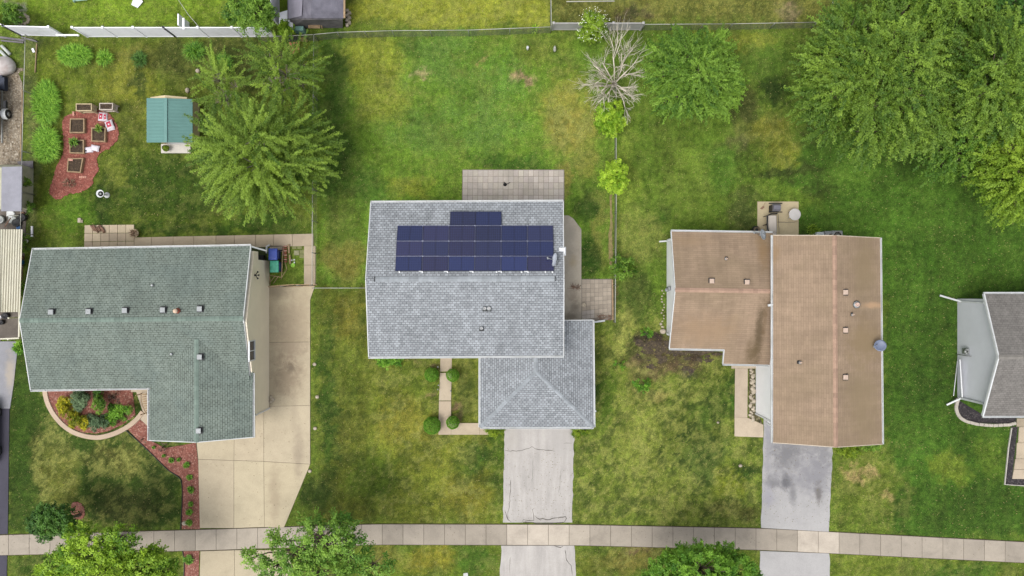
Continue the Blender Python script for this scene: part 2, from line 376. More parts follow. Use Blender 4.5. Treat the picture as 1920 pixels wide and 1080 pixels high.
LAWN_BLOBS = [
 (120,140,60,70, D(c=(104,124,32))), (235,175,60,70, D(c=(128,136,40), st=.2)), (260,110,60,30, D(c=(118,122,46), st=.3)), (400,110,170,40, D(c=(78,90,34), dk=.3)),
 (450,130,60,50, D(c=(72,84,32))), (260,160,10,40, D(c=(74,92,32))), (230,240,40,60, D(c=(90,104,34))),
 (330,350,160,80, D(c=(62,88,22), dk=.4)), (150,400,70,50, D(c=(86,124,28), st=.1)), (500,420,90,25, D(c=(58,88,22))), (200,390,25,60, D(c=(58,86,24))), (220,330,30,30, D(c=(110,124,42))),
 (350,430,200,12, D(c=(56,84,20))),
 (690,110,90,50, D(c=(136,150,42), st=.2)), (625,150,25,120, D(c=(72,104,32))), (630,300,40,130, D(c=(70,104,30), dk=.4)),  # dark blobs right of the huge feathery tree: its shade painted into the turf
 (830,110,70,60, D(c=(98,138,42), cl=.45)), (930,150,70,50, D(c=(98,142,42), cl=.5)), (900,230,90,60, D(c=(100,140,44), cl=.5)), (780,240,80,50, D(c=(96,136,40), cl=.4)),
 (720,180,60,60, D(c=(124,140,44), st=.3)), (760,350,60,25, D(c=(130,146,42))), (690,350,50,40, D(c=(80,118,34))),
 (1060,200,50,70, D(c=(136,138,54), st=.6)), (1080,245,40,50, D(c=(142,140,60), st=.65)), (1100,300,30,40, D(c=(120,128,50), st=.3)), (1020,90,60,30, D(c=(112,134,42))),
 (960,305,90,16, D(c=(72,112,30))), (800,90,60,20, D(c=(82,116,36))),
 (1100,480,28,50, D(c=(48,82,20), dk=.6)), (1100,390,20,35, D(c=(58,88,24), dk=.5)), (1125,420,14,90, D(c=(116,126,52))), (1060,340,16,40, D(c=(142,140,62), st=.4)),
 (645,480,40,50, D(c=(112,112,44), st=.3)), (640,410,30,60, D(c=(82,104,32))), (640,600,36,50, D(c=(114,114,40), st=.25)), (650,700,40,80, D(c=(96,112,34))), (612,750,18,190, D(c=(62,90,26), dk=.5)), (600,930,44,44, D(c=(60,80,26), dk=.5)),  # long strip right of the left driveway: shadow painted into the grass colour
 (790,720,60,60, D(c=(104,122,36))), (760,800,60,60, D(c=(130,132,46), st=.5)), (880,860,50,30, D(c=(70,108,34), dk=.5)), (800,860,90,40, D(c=(118,128,40), st=.5)), (700,900,60,50, D(c=(88,112,30))), (870,930,60,40, D(c=(120,122,40), st=.5, dk=.5)), (935,820,20,160, D(c=(84,112,30))),
 (875,730,25,60, D(c=(84,96,34), st=.3, dk=.5)),
 (1140,650,18,40, D(c=(120,132,52))), (1135,760,20,60, D(c=(84,112,32))), (1100,760,25,60, D(c=(72,104,28))), (1200,830,50,110, D(c=(132,146,58), st=.6, dk=.45)), (1300,830,60,60, D(c=(96,110,40), st=.4, dk=.9)), (1330,760,40,50, D(c=(74,98,32), dk=.8, st=.3)),
 (1380,740,25,60, D(c=(66,100,28))), (1320,870,50,60, D(c=(84,104,42), dk=.8)), (1390,880,30,25, D(c=(50,78,24))), (1370,900,30,40, D(c=(122,136,38))), (1240,920,70,60, D(c=(122,138,52), st=.6)), (1380,960,60,20, D(c=(84,90,38))),
 (1310,740,30,20, D(c=(120,134,56))), (1230,745,30,20, D(c=(150,148,78), st=.6)),
 (1170,330,30,120, D(c=(112,136,44))), (1200,440,50,60, D(c=(112,128,52), st=.3)), (1190,560,40,50, D(c=(84,104,40), dk=.4)), (1170,620,20,50, D(c=(150,158,74), st=.5)), (1235,400,20,30, D(c=(62,92,24))),
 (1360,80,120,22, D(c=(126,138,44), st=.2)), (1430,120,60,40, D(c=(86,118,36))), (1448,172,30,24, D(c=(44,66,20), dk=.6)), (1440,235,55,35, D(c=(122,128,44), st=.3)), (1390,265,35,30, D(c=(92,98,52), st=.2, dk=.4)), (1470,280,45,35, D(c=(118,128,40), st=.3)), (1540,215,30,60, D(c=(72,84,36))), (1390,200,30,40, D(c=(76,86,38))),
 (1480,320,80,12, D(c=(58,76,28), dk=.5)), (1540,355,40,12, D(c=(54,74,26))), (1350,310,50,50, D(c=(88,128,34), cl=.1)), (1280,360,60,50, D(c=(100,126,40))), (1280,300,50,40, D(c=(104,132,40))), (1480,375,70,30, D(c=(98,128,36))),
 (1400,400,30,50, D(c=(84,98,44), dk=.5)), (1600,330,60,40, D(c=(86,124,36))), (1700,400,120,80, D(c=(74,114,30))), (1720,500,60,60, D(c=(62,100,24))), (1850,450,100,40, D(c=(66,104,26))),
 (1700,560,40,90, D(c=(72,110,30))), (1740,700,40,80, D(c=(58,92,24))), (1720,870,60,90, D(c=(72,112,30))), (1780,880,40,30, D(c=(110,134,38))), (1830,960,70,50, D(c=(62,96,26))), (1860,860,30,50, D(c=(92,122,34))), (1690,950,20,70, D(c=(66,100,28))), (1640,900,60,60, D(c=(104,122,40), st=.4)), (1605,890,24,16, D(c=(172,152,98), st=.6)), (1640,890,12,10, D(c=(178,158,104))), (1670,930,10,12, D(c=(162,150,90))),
 (100,850,60,60, D(c=(96,106,46), st=.8)), (220,860,60,40, D(c=(104,110,50), st=.85)), (290,900,40,60, D(c=(62,82,30), st=.4)), (110,900,40,60, D(c=(104,112,44), st=.6)), (230,950,70,40, D(c=(70,82,36), st=.35)), (170,820,80,26, D(c=(66,92,30))), (40,800,26,180, D(c=(58,86,24), st=.05)),
 (810,1050,60,30, D(c=(134,134,40), st=.4)), (890,1050,40,30, D(c=(84,120,34))), (720,1050,30,30, D(c=(110,112,44), st=.3)), (1110,1060,40,30, D(c=(108,120,40))), (1190,1050,70,30, D(c=(120,118,52), st=.5)), (1200,1030,30,14, D(c=(112,96,64))), (1640,1060,80,20, D(c=(104,122,38))), (1800,1070,100,20, D(c=(78,110,32))),
 (60,1060,50,30, D(c=(66,94,26))),
 (795,140,20,9, D(c=(170,156,112))), (985,143,24,8, D(c=(160,140,104))), (905,112,10,5, D(c=(150,140,80))), (1480,15,26,16, D(c=(140,128,92))), (1190,20,40,12, D(c=(92,84,58))),
 (30,20,16,30, D(c=(150,150,142), a=.8)),
 (1262,672,84,36, D(c=(112,98,66), st=.45, dk=.2, a=.95)), (1225,645,46,17, D(c=(66,56,50), st=.1, dk=0, a=1.0)), (1305,661,62,15, D(c=(72,60,50), st=.15, dk=0, a=1.0)), (1270,682,30,16, D(c=(92,76,58), st=.3, a=.9)), (1185,670,14,26, D(c=(84,84,44), a=.7)), (1200,690,26,22, D(c=(126,112,78), st=.6, a=.8)),
 (1315,675,10,20, D(c=(88,76,58), a=.9)), (1250,690,36,14, D(c=(104,92,62), st=.4, a=.8)), (1290,702,18,7, D(c=(96,88,76), a=.9)), (1205,672,8,10, D(c=(96,86,66), a=.8)), (1192,712,22,26, D(c=(140,136,76), st=.6, a=.7)),
 (818,684,14,8, D(c=(128,108,84), a=.8)), (863,772,10,20, D(c=(138,112,88), a=.8)), (812,740,12,10, D(c=(128,110,80), a=.7)), (770,676,24,7, D(c=(124,108,76), a=.7)), (1145,560,8,40, D(c=(120,108,70), a=.8)),
]
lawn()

# ------------------------------------------------------------------ paving
def flat(name, poly, z, m, th=.05, uv=False):
    mb = MB(); mb.slab([[P(x, y)+Vector((0,0,z)) for x, y in poly]], th); return struct(name, mb, m, uv)
def lerp(a, b, t): return (a[0]+(b[0]-a[0])*t, a[1]+(b[1]-a[1])*t)
def slabs(mb, polys, z, gap=.5, th=.05, tones=None):
    """separate slabs with open joints; polys in photo pixels"""
    for i, p in enumerate(polys):
        cx = sum(q[0] for q in p)/len(p); cy = sum(q[1] for q in p)/len(p); pts = []
        for q in p:
            dx, dy = cx-q[0], cy-q[1]; pts.append((q[0]+(gap if dx > 0 else -gap), q[1]+(gap if dy > 0 else -gap)))
        t = tones[i] if tones else 1+random.uniform(-.07, .07)
        c = t if isinstance(t, tuple) else (t, t*random.uniform(.985,1.01), t*random.uniform(.97,1.01), 1)
        n0 = len(mb.f); mb.slab([[P(x, y)+Vector((0,0,z)) for x, y in pts]], th)
        for k in range(n0, len(mb.f)): mb.c[k] = c
def grid(c00, c10, c11, c01, nu, nv, jit=0):
    us = [0]+[(i+random.uniform(-jit, jit))/nu for i in range(1, nu)]+[1]; vs = [i/nv for i in range(nv+1)]; out = []
    q = lambda u, v: lerp(lerp(c00, c10, u), lerp(c01, c11, u), v)
    for j in range(nv):
        for i in range(nu): out.append([q(us[i], vs[j]), q(us[i+1], vs[j]), q(us[i+1], vs[j+1]), q(us[i], vs[j+1])])
    return out
cream = rgb(214,200,172); CJ = mat('joint_dirt', rgb(92,84,66), .95, .2, 6, 30)
M['walk'] = concrete('sidewalk_concrete', rgb(190,180,165), attr=True, var=.13)
M['drive_a'] = concrete('driveway_concrete_cream', rgb(206,192,165), [(545,640,34,60,rgb(158,142,122),.75),(540,710,32,40,rgb(150,134,114),.7),(560,590,30,50,rgb(176,160,136),.6),(522,548,22,14,rgb(150,138,118),.6),(560,850,10,50,rgb(168,154,134),.7),(515,930,10,60,rgb(172,156,132),.6),(545,690,8,10,rgb(120,108,94),.6),(552,780,8,40,rgb(180,166,144),.5)], True, .08)
M['drive_b'] = concrete('driveway_concrete_grey', rgb(197,192,187), [(1010,975,60,8,rgb(170,165,160),.5),(1050,830,26,30,rgb(186,182,178),.6),(960,820,14,40,rgb(190,184,176),.5)], False, .07, (2.5,.35,1))
dk = rgb(128,127,130)
M['drive_c'] = concrete('driveway_worn_asphalt', rgb(186,184,183), [(1495,880,66,80,rgb(164,163,165),.6),(1500,835,50,22,rgb(120,119,122),.5),(1475,850,30,36,dk,.9),(1545,850,20,34,rgb(140,139,142),.8),(1440,850,8,60,rgb(150,149,154),.6),(1475,900,40,16,rgb(152,151,155),.75),(1530,890,34,40,rgb(142,141,146),.85),(1448,905,16,12,dk,.8),(1472,903,10,14,rgb(110,109,112),.85),(1486,925,7,24,dk,.75),(1534,925,7,20,rgb(118,114,112),.85),(1440,930,10,22,rgb(160,158,168),.7),(1440,815,8,20,rgb(150,150,156),.7),(1476,906,12,10,rgb(110,110,114),.8)], False, .07)
# public sidewalk
def sw(x): # top, bottom edge (pixels)
    xs = [-120, 0, 375, 700, 1075, 1430, 1920, 2040]; t = [1006, 1003, 993, 982.5, 983.5, 990.5, 1016, 1022]; b = [1045, 1041, 1032, 1021, 1022, 1031, 1055, 1061]
    return np.interp(x, xs, t), np.interp(x, xs, b)
mb = MB(); polys = []; tones = []; x = -100.0
while x < 2020:
    x2 = x+38.9; a, b_ = sw(x); c, d_ = sw(x2); polys.append([(x, a), (x2, c), (x2, d_), (x, b_)])
    t = 0.83+random.uniform(-.06, .06)
    if 940 < x < 1060: t = 1.17
    elif 915 < x < 1100: t = 1.0
    elif 1460 < x < 1550: t = 1.2
    elif 360 < x < 540: t = .98
    elif x < 90: t = .9
    tones.append((t, t*.99, t*(1.0 if t > 1.1 else .985), 1)); x = x2
slabs(mb, polys, .045, .35, .06, tones); struct('sidewalk', mb, M['walk'])
a = [(x, sw(x)[0]-.8) for x in range(-100, 2021, 60)]; b_ = [(x, sw(x)[1]+.8) for x in range(2000, -101, -60)]
mb = MB(); mb.slab([[P(*p)+Vector((0,0,.022)) for p in (a[i], a[i+1], (a[i+1][0], sw(a[i+1][0])[1]+.8), (a[i][0], sw(a[i][0])[1]+.8))] for i in range(len(a)-1)], .04); struct('sidewalk_bed', mb, CJ)
# left driveway
flat('driveway_bed', [(503,536),(591,534),(582,562),(582,868),(532,990),(374,990),(366,800),(440,780),(503,700)], .012, CJ)
mb = MB(); slabs(mb, [[(504,537),(591,535),(582,562),(582,641),(504,642)], [(504,642),(582,641),(582,760),(504,762)], [(495,762),(582,760),(582,870),(495,865)],
  [(440,770),(495,765),(495,865),(439,863)], [(366,800),(440,780),(439,863),(372,861)], [(372,861),(439,863),(439,990),(375,990)], [(439,863),(495,865),(496,988),(439,990)],
  [(495,865),(582,870),(533,989),(496,988)], [(376,1033),(440,1031),(440,1110),(374,1110)], [(440,1031),(496,1031),(498,1110),(440,1110)], [(496,1031),(540,1030),(560,1110),(498,1110)]],
  .045, .3, .05, [.97, .95, .99, 1.02, 1.02, 1.0, 1.02, 1.0, .93, .94, .93]); struct('driveway', mb, M['drive_a'])
flat('driveway_bed', [(376,1032),(540,1030),(560,1110),(373,1110)], .011, CJ)
# middle driveway (ragged edges)
def ragged(p, q, n, amp): return [(p[0]+(q[0]-p[0])*i/n+random.uniform(-amp, amp), p[1]+(q[1]-p[1])*i/n+random.uniform(-amp*.3, amp*.3)) for i in range(n+1)]
mb = MB(); mb.slab([[P(x, y, .03) for x, y in ragged((946,790),(943,980),22,.9)+ragged((1073,980),(1077,790),22,1.1)]], .05)
mb.slab([[P(x, y, .03) for x, y in ragged((940,1023),(936,1110),10,1.0)+ragged((1081,1110),(1077,1023),10,1.0)]], .05); struct('driveway', mb, M['drive_b'])
for f in range(len(mb.c)): pass
# right driveway
mb = MB(); mb.slab([[P(x, y, .03) for x, y in ragged((1433,772),(1427,990),22,.8)+ragged((1554,997),(1562,820),18,1.2)+[(1500,800),(1450,772)]]], .05)
mb.slab([[P(x, y, .03) for x, y in ragged((1425,1033),(1425,1110),8,.7)+ragged((1557,1110),(1555,1038),8,.9)]], .05); struct('driveway', mb, M['drive_c'])
# far-left drive: old slabs, then black asphalt
M['asph'] = concrete('asphalt_dark', rgb(82,80,92), var=.1); M['asph2'] = concrete('asphalt_pale', rgb(158,158,164), [(20,700,10,40,rgb(190,178,160),.7)], var=.12)
flat('driveway', [(-160,640),(36,640),(32,665),(26,720),(19,766),(-160,766)], .03, M['asph2']); flat('driveway', [(-160,766),(18,766),(15,1001),(-160,1005)], .035, M['asph']); flat('driveway', [(-160,1045),(14,1041),(12,1110),(-160,1110)], .035, M['asph'])
# cracks
M['crack'] = mat('crack_dirt', rgb(96,90,84), .95, .25, 12, 60)
def ribbon(mb, pts, w, z, tap=True):
    v = [P(x, y, z) for x, y in pts]; L = []; Rr = []
    for i, p in enumerate(v):
        d = (v[min(i+1, len(v)-1)]-v[max(i-1, 0)]).normalized(); n = Vector((-d.y, d.x, 0))*(w/2*random.uniform(.6, 1.4)*(1 if 0 < i < len(v)-1 or not tap else .3))
        L.append(p+n); Rr.append(p-n)
    k = len(v); mb.add(L+Rr, [(i+1, i, i+k, i+k+1) for i in range(k-1)])
def wig(pts, step=5, amp=1.0):
    out = []
    for (a, b) in zip(pts[:-1], pts[1:]):
        n = max(1, int(math.hypot(b[0]-a[0], b[1]-a[1])/step))
        for i in range(n): q = lerp(a, b, i/n); out.append((q[0]+random.uniform(-amp, amp), q[1]+random.uniform(-amp, amp)))
    return out+[pts[-1]]
mb = MB()
for pts, w in [([(946,845),(972,846),(985,843),(997,838),(1002,842),(1040,846)], .035), ([(957,900),(956,940),(952,965),(953,976)], .03), ([(948,960),(953,974),(959,979)], .04),
   ([(1002,967),(1012,973),(1030,974),(1045,970),(1060,969),(1063,973),(1058,979)], .05), ([(979,979),(982,975),(1000,976),(1001,968),(998,955),(1003,952)], .04), ([(980,979),(1010,981),(1040,981),(1058,979)], .06), ([(1056,831),(1072,831)], .02),
   ([(1057,842),(1063,842)], .02), ([(1060,1030),(1062,1050),(1070,1060),(1073,1079)], .04), ([(956,1045),(956,1079)], .02), ([(1040,1024),(1050,1026),(1056,1024)], .06), ([(1000,860),(998,905)], .012), ([(1048,925),(1050,900),(1052,880)], .012)]:
    ribbon(mb, wig(pts), w, .034)
struct('driveway_cracks', mb, M['crack'])

# path, patio and slabs
mb = MB(); slabs(mb, grid((252,445),(588,438),(588,461),(252,470),9,1,.12), .04, .35, .06); slabs(mb, [[(570,461),(592,461),(592,497),(570,497)],[(570,497),(592,497),(592,534),(570,534)]], .04, .35, .06); M['path'] = concrete('path_concrete', rgb(196,180,156), attr=True, var=.1); struct('path', mb, M['path'])
mb = MB(); tn = []
for i in range(18): r_, c_ = divmod(i, 6); tn.append(random.choice([1.18, 1.12, 1.15]) if (r_ == 0 or (r_ == 1 and c_ < 2)) else random.uniform(.86, 1.0))
slabs(mb, grid((159,422),(252,421),(252,468),(158,469),6,3), .045, .4, .06, tn); struct('patio', mb, M['path'])
flat('patio_bed', [(157,420),(590,436),(594,536),(568,536),(568,470),(156,471)], .008, CJ) if False else None
mb = MB(); tn = [random.choice([.93,.97,1.0,1.02,.95,1.0,1.12]) for _ in range(120)]; CJ2 = mat('joint_sand', rgb(150,140,128), .95, .15, 6, 30); M['paver'] = concrete('paver_pinkish', rgb(196,189,180), attr=True, var=.1)
tn = [(t, t*random.uniform(.96, .99), t*random.uniform(.93, .98), 1) for t in tn]
slabs(mb, grid((868,319),(1057,319),(1057,390),(867,390),20,6), .045, .3, .06, tn); flat('patio_bed', [(867,318),(1058,318),(1058,392),(866,392)], .02, CJ2); struct('patio', mb, M['paver'])
mb = MB(); polys = grid((1091,524),(1146,524),(1146,592),(1091,600),7,9); tn = [random.choice([.82,.9,.95,.78]) for _ in polys]; tn = [(t, t*.93, t*.84, 1) for t in tn]
for k in (49,50,51,56,57,58): tn[k] = (1.0,.97,.96,1)
slabs(mb, polys, .045, .3, .06, tn); flat('patio_bed', [(1090,523),(1147,523),(1147,600),(1090,601)], .02, CJ2); struct('patio', mb, M['paver'])
M['slabgrey'] = concrete('side_slab', rgb(192,182,166), [(1075,555,12,14,rgb(140,126,110),.6),(1078,575,9,10,rgb(120,108,94),.6),(1068,594,16,8,rgb(120,110,95),.6),(1074,492,9,12,rgb(176,158,124),.5),(1070,440,10,16,rgb(168,160,148),.5)], var=.12)
flat('side_path', [(1040,404),(1066,404),(1075,410),(1090,430),(1090,601),(1040,601)], .035, M['slabgrey'])
mb = MB(); slabs(mb, [[(826,650),(848,650),(847,696),(825,697)],[(825,699),(847,699),(846,751),(823,751)],[(823,752),(846,752),(846,815),(822,815)],[(846,793),(899,793),(899,815),(846,815)],[(899,793),(925,793),(925,815),(899,815)]], .045, .2, .06, [.93,1.02,.97,1.0,.95]); M['path2'] = concrete('walk_concrete', rgb(200,184,162), attr=True, var=.12); struct('front_path', mb, M['path2'])
mb = MB(); slabs(mb, [[(1371,670),(1418,670),(1418,691),(1371,691)],[(1378,691),(1402,691),(1401,783),(1377,783)],[(1377,783),(1401,783),(1431,796),(1431,820),(1377,818)]], .045, .1, .06, [.98,.95,1.06]); struct('front_path', mb, M['path2'])
flat('back_slab', [(1420,378),(1497,378),(1497,450),(1420,450)], .04, concrete('patio_cream', rgb(208,192,158), var=.1)); mb = MB(); ribbon(mb, wig([(1460,380),(1459,400),(1461,440)], 4, .4), .03, .046); ribbon(mb, wig([(1452,416),(1475,417),(1497,416)], 4, .4), .03, .046); ribbon(mb, wig([(1459,385),(1461,390)], 2, .3), .14, .047); struct('slab_cracks', mb, M['crack'])
# house 4 front steps path
mb = MB(); slabs(mb, [[(1906,784),(1940,784),(1940,800),(1905,800)],[(1910,800),(1940,800),(1940,830),(1908,830)],[(1906,830),(1940,830),(1940,860),(1904,860)],[(1903,860),(1940,860),(1940,880),(1900,880)],[(1900,880),(1940,880),(1940,898),(1897,898)]], .05, .3, .06, [.8,.95,1.0,.97,1.0]); struct('front_path', mb, M['path2'])

# mulch and gravel beds
M['mulch_red'] = chips('red_mulch', [rgb(140,82,68), rgb(186,120,104), rgb(168,100,86), rgb(216,164,146)], 13)
M['mulch_brick'] = chips('brick_chip', [rgb(146,78,66), rgb(184,108,94), rgb(170,94,80), rgb(206,138,120)], 12, .8)
M['mulch_black'] = chips('black_mulch', [rgb(40,36,40), rgb(72,66,70), rgb(56,50,54), rgb(112,104,104)], 13)
M['gravel'] = chips('river_gravel', [rgb(132,114,92), rgb(196,182,160), rgb(168,150,126), rgb(218,206,186)], 9)
def curve(pts, n=6):
    out = []; k = len(pts)
    for i in range(k):
        p0, p1, p2, p3 = [Vector(pts[(i+j-1) % k]) for j in range(4)]
        for t in [j/n for j in range(n)]:
            q = .5*((2*p1)+(-p0+p2)*t+(2*p0-5*p1+4*p2-p3)*t*t+(-p0+3*p1-3*p2+p3)*t**3); out.append((q.x, q.y))
    return out
def bed(name, pts, z, m, smooth=True): return flat(name, [(x+random.uniform(-1.3,1.3), y+random.uniform(-1.3,1.3)) for x, y in curve(pts, 9)] if smooth else pts, z, m)
bed('mulch_bed', [(121,220),(150,208),(190,207),(208,216),(221,240),(222,258),(210,274),(185,290),(182,304),(186,318),(176,332),(172,348),(150,361),(130,364),(110,374),(98,368),(93,355),(100,335),(106,312),(117,290),(119,262),(117,240)], .03, M['mulch_brick'])
FB = [(80,720),(90,760),(105,785),(125,803),(150,814),(180,817),(205,812),(235,798),(258,780),(268,760),(250,735),(246,720)]
bed('mulch_bed', [(84,715),(93,757),(108,782),(128,799),(152,810),(180,813),(205,808),(232,795),(254,778),(250,745),(246,715)], .02, M['mulch_red'], False)
flat('mulch_bed', [(240,805),(262,786),(279,800),(282,826),(310,840),(367,830),(372,870),(375,992),(341,992),(342,900),(338,894),(318,882),(300,865),(280,845),(262,828)], .02, M['mulch_red'])
flat('mulch_bed', [(343,1033),(374,1033),(372,1110),(345,1110),(345,1050)], .02, M['mulch_red'])
bed('mulch_bed', [(136,943),(150,943),(159,957),(157,970),(146,975),(134,965)], .03, M['mulch_red'])
bed('mulch_bed', [(1790,745),(1800,752),(1850,782),(1905,784),(1904,795),(1830,792),(1805,787),(1793,772)], .02, M['mulch_black'], False)
flat('mulch_bed', [(1897,800),(1908,800),(1897,898),(1940,898),(1940,911),(1883,909)], .02, M['mulch_black'])
bed('gravel_bed', [(-200,140),(25,128),(36,140),(43,170),(42,230),(38,290),(40,330),(30,420),(-200,430)], .02, M['gravel'])
bed('junk_yard_ground', [(-200,395),(50,392),(46,480),(34,570),(36,635),(-200,640)], .028, concrete('grey_dirt', rgb(120,112,104), var=.25), False)
M['barewood'] = chips('bare_soil_mulch', [rgb(70,60,52), rgb(104,90,74), rgb(88,76,56), rgb(128,112,84)], 9)
mb = MB(); rq = random.Random(9)
def island(cx, cy, r0):
    n = 16; ph = rq.uniform(0, 6); mb.add([P(cx, cy, .016)]+[P(cx+r0*1.5*math.cos(a)*k, cy+r0*.8*math.sin(a)*k, .014) for a, k in [(2*math.pi*i/n, rq.uniform(.5, 1.25)) for i in range(n)]], [(0, 1+(i+1) % n, 1+i) for i in range(n)])
for i in range(32): a = rq.uniform(0, 6.28); q = math.sqrt(rq.random()); island(1262+q*76*math.cos(a), 672+q*26*math.sin(a), rq.uniform(2, 7))
for i in range(16): island(1198+i*4.2, 645+rq.uniform(-7, 7)+(0 if i > 6 else 3), rq.uniform(4, 8))
for i in range(14): island(1255+i*7.2, 660+rq.uniform(-3, 4), rq.uniform(3, 6))
struct('bare_soil', mb, M['barewood'])
bed('bare_soil', [(1404,692),(1416,692),(1416,775),(1425,782),(1430,795),(1404,790)], .02, chips('rocky_soil', [rgb(66,60,36), rgb(130,120,84), rgb(92,88,48), rgb(170,160,124)], 8), False)
bed('bare_soil', [(470,463),(500,462),(500,492),(484,492),(470,478)], .02, mat('damp_grass_soil', rgb(74,84,48), .95, .3, 5, 25), False)
bed('bare_strip', [(1144,350),(1148,352),(1148,400),(1149,450),(1148,500),(1143,498),(1141,450),(1144,400)], .01, mat('dry_thatch', rgb(150,136,92), .95, .25, 5, 25))

# curbs and edgings
def curb(name, label, pts, w, h, m, cat='edging'):
    mb = MB(); v = [P(x, y) for x, y in pts]; rings = []
    for i, p in enumerate(v):
        d = (v[min(i+1, len(v)-1)]-v[max(i-1, 0)]).normalized(); n = Vector((-d.y, d.x, 0))*w/2
        rings.append([p-n, p+n, p+n*.85+Vector((0,0,h)), p-n*.85+Vector((0,0,h))])
    mb.loft(rings); o = obj(name, mb, m, origin=v[0]); return set_props(o, label, cat)
arc = [(84,715),(86,740),(93,762),(106,783),(124,801),(148,814),(180,820),(208,815),(235,803),(256,787),(268,772)]
def sub(pts, n=4):
    out = []
    for i in range(len(pts)-1):
        p0 = Vector(pts[max(i-1, 0)]); p1 = Vector(pts[i]); p2 = Vector(pts[i+1]); p3 = Vector(pts[min(i+2, len(pts)-1)])
        for j in range(n):
            t = j/n; q = .5*((2*p1)+(-p0+p2)*t+(2*p0-5*p1+4*p2-p3)*t*t+(-p0+3*p1-3*p2+p3)*t**3); out.append((q.x, q.y))
    return out+[pts[-1]]
curb('concrete_edging', 'curved pale concrete edging around the red mulch bed of the green-roofed house', sub(arc), .36, .09, concrete('edging_concrete', rgb(208,186,164), var=.08))
curb('metal_edging', 'thin black edging between the front lawn and the long red mulch bed', sub([(236,806),(262,829),(280,846),(300,866),(318,883),(334,893),(341,905),(342,940),(339,992)]), .04, .08, M['black'])
curb('metal_edging', 'thin dark edging beside the short red mulch bed below the sidewalk', [(343,1033),(346,1050),(345,1110)], .04, .08, M['black'])
flat('entry_path', [(246,718),(325,716),(325,800),(279,800),(262,785),(268,772),(256,735),(246,735)], .035, concrete('entry_concrete', rgb(204,188,166), var=.1)).__setitem__('kind', 'structure')
curb('stone_border', 'thin pale border along the black mulch strip by the right path', [(1896,802),(1890,840),(1883,908),(1940,912)], .07, .08, mat('pale_border', rgb(205,200,190), .8, .1, 5, 30), 'edging')

# ------------------------------------------------------------------ houses
def gable_roof(parent, e1a, e1b, ra, rb, e2a, e2b, m, cap=None, th=.14, name='roof', capw=.3):
    """e1/e2 eave end points, r ridge end points (world). Slab with real thickness and a raised ridge cap"""
    mb = MB(); mb.slab([[e1a, e1b, rb, ra], [ra, rb, e2b, e2a]], th); o = obj(name, mb, [m], parent, uv=True)
    if cap: ridge_cap(o, ra, rb, (e1a+e1b)/2, (e2a+e2b)/2, cap, capw)
    return o
def ridge_cap(roof, a, b, ea, eb, m, w=.3):
    mid = (a+b)/2; d = (b-a).normalized(); mb = MB(); n = max(2, int((b-a).length/.3))
    s1 = (ea-mid); s1 -= d*s1.dot(d); s1.normalize(); s2 = (eb-mid); s2 -= d*s2.dot(d); s2.normalize()
    for i in range(n):
        p = a+(b-a)*(i/n); q = a+(b-a)*((i+1)/n)*1.0; h = Vector((0,0,.03)); h2 = Vector((0,0,.018)); t = random.uniform(.86, 1.12)
        v = [p+s1*w/2+h2*.6, p+h, p+s2*w/2+h2*.6, q+s1*w/2+h*.9, q+h*1.5, q+s2*w/2+h*.9]
        mb.add(v+[x-Vector((0,0,.03)) for x in v], [(0,3,4,1),(1,4,5,2),(0,1,7,6),(1,2,8,7),(3,9,10,4),(4,10,11,5),(0,6,9,3),(2,5,11,8)], 0, (t,t,t,1))
    return obj('ridge_cap', mb, m, roof)
def gutter(parent, a, b, out, m=None, down=.06):
    """open channel along an eave; out = horizontal unit vector away from the house"""
    m = m or M['gutter']; o = Vector(out).normalized(); z = Vector((0,0,-down)); mb = MB(); a, b = Vector(a), Vector(b)
    mb.beam(a+z+o*.105, b+z+o*.105, .03, .11); mb.beam(a+z+o*.05-Vector((0,0,.05)), b+z+o*.05-Vector((0,0,.05)), .10, .012); mb.beam(a+z+o*.008, b+z+o*.008, .014, .11)
    d = (b-a); L = d.length; d.normalize()
    for e in (a, b): mb.beam(e+z+o*.0, e+z+o*.12, .014, .11)
    n = int(L/.85)
    for i in range(1, n): p = a+d*(L*i/n)+z+Vector((0,0,.058)); mb.beam(p+o*.0-o*.04, p+o*.12, .03, .012)
    return obj('gutter', mb, m, parent)
def rake(parent, a, b, m=None, w=.05, h=.16):
    mb = MB(); z = Vector((0,0,-.075)); mb.beam(Vector(a)+z, Vector(b)+z, w, h); return obj('rake_trim', mb, m or M['gutter'], parent)
def gable_body(parent, A, B, C, Dd, ze, zr, m, z0=0.0, name='wall'):
    """A-B and D-C run along the eaves, A-D and B-C are the gable ends"""
    A, B, C, Dd = [Vector((p[0], p[1], 0)) for p in (A, B, C, Dd)]; up = lambda p, z: Vector((p.x, p.y, z)); mb = MB()
    end = lambda p, q: [up(p, z0), up(p, ze), up((p+q)/2, zr), up(q, ze), up(q, z0)]
    mb.loft([end(A, Dd), end(B, C)]); return obj(name, mb, m, parent)
def roof_vent(parent, x, y, pl, s=.33, h=.16, m=None, rz=0, name='roof_vent'):
    p = on_plane(x, y, pl, 0); mb = MB(); mb.box((p.x, p.y, p.z+h*.5), (s*.72, s*.72, h), rz); mb.box((p.x, p.y, p.z+h+.01), (s, s, .05), rz, bev=.012); mb.box((p.x, p.y, p.z+.03), (s*1.35, s*1.35, .02), rz, 1)
    return obj(name, mb, [m or M['ventgrey'], M['darkmetal']], parent)
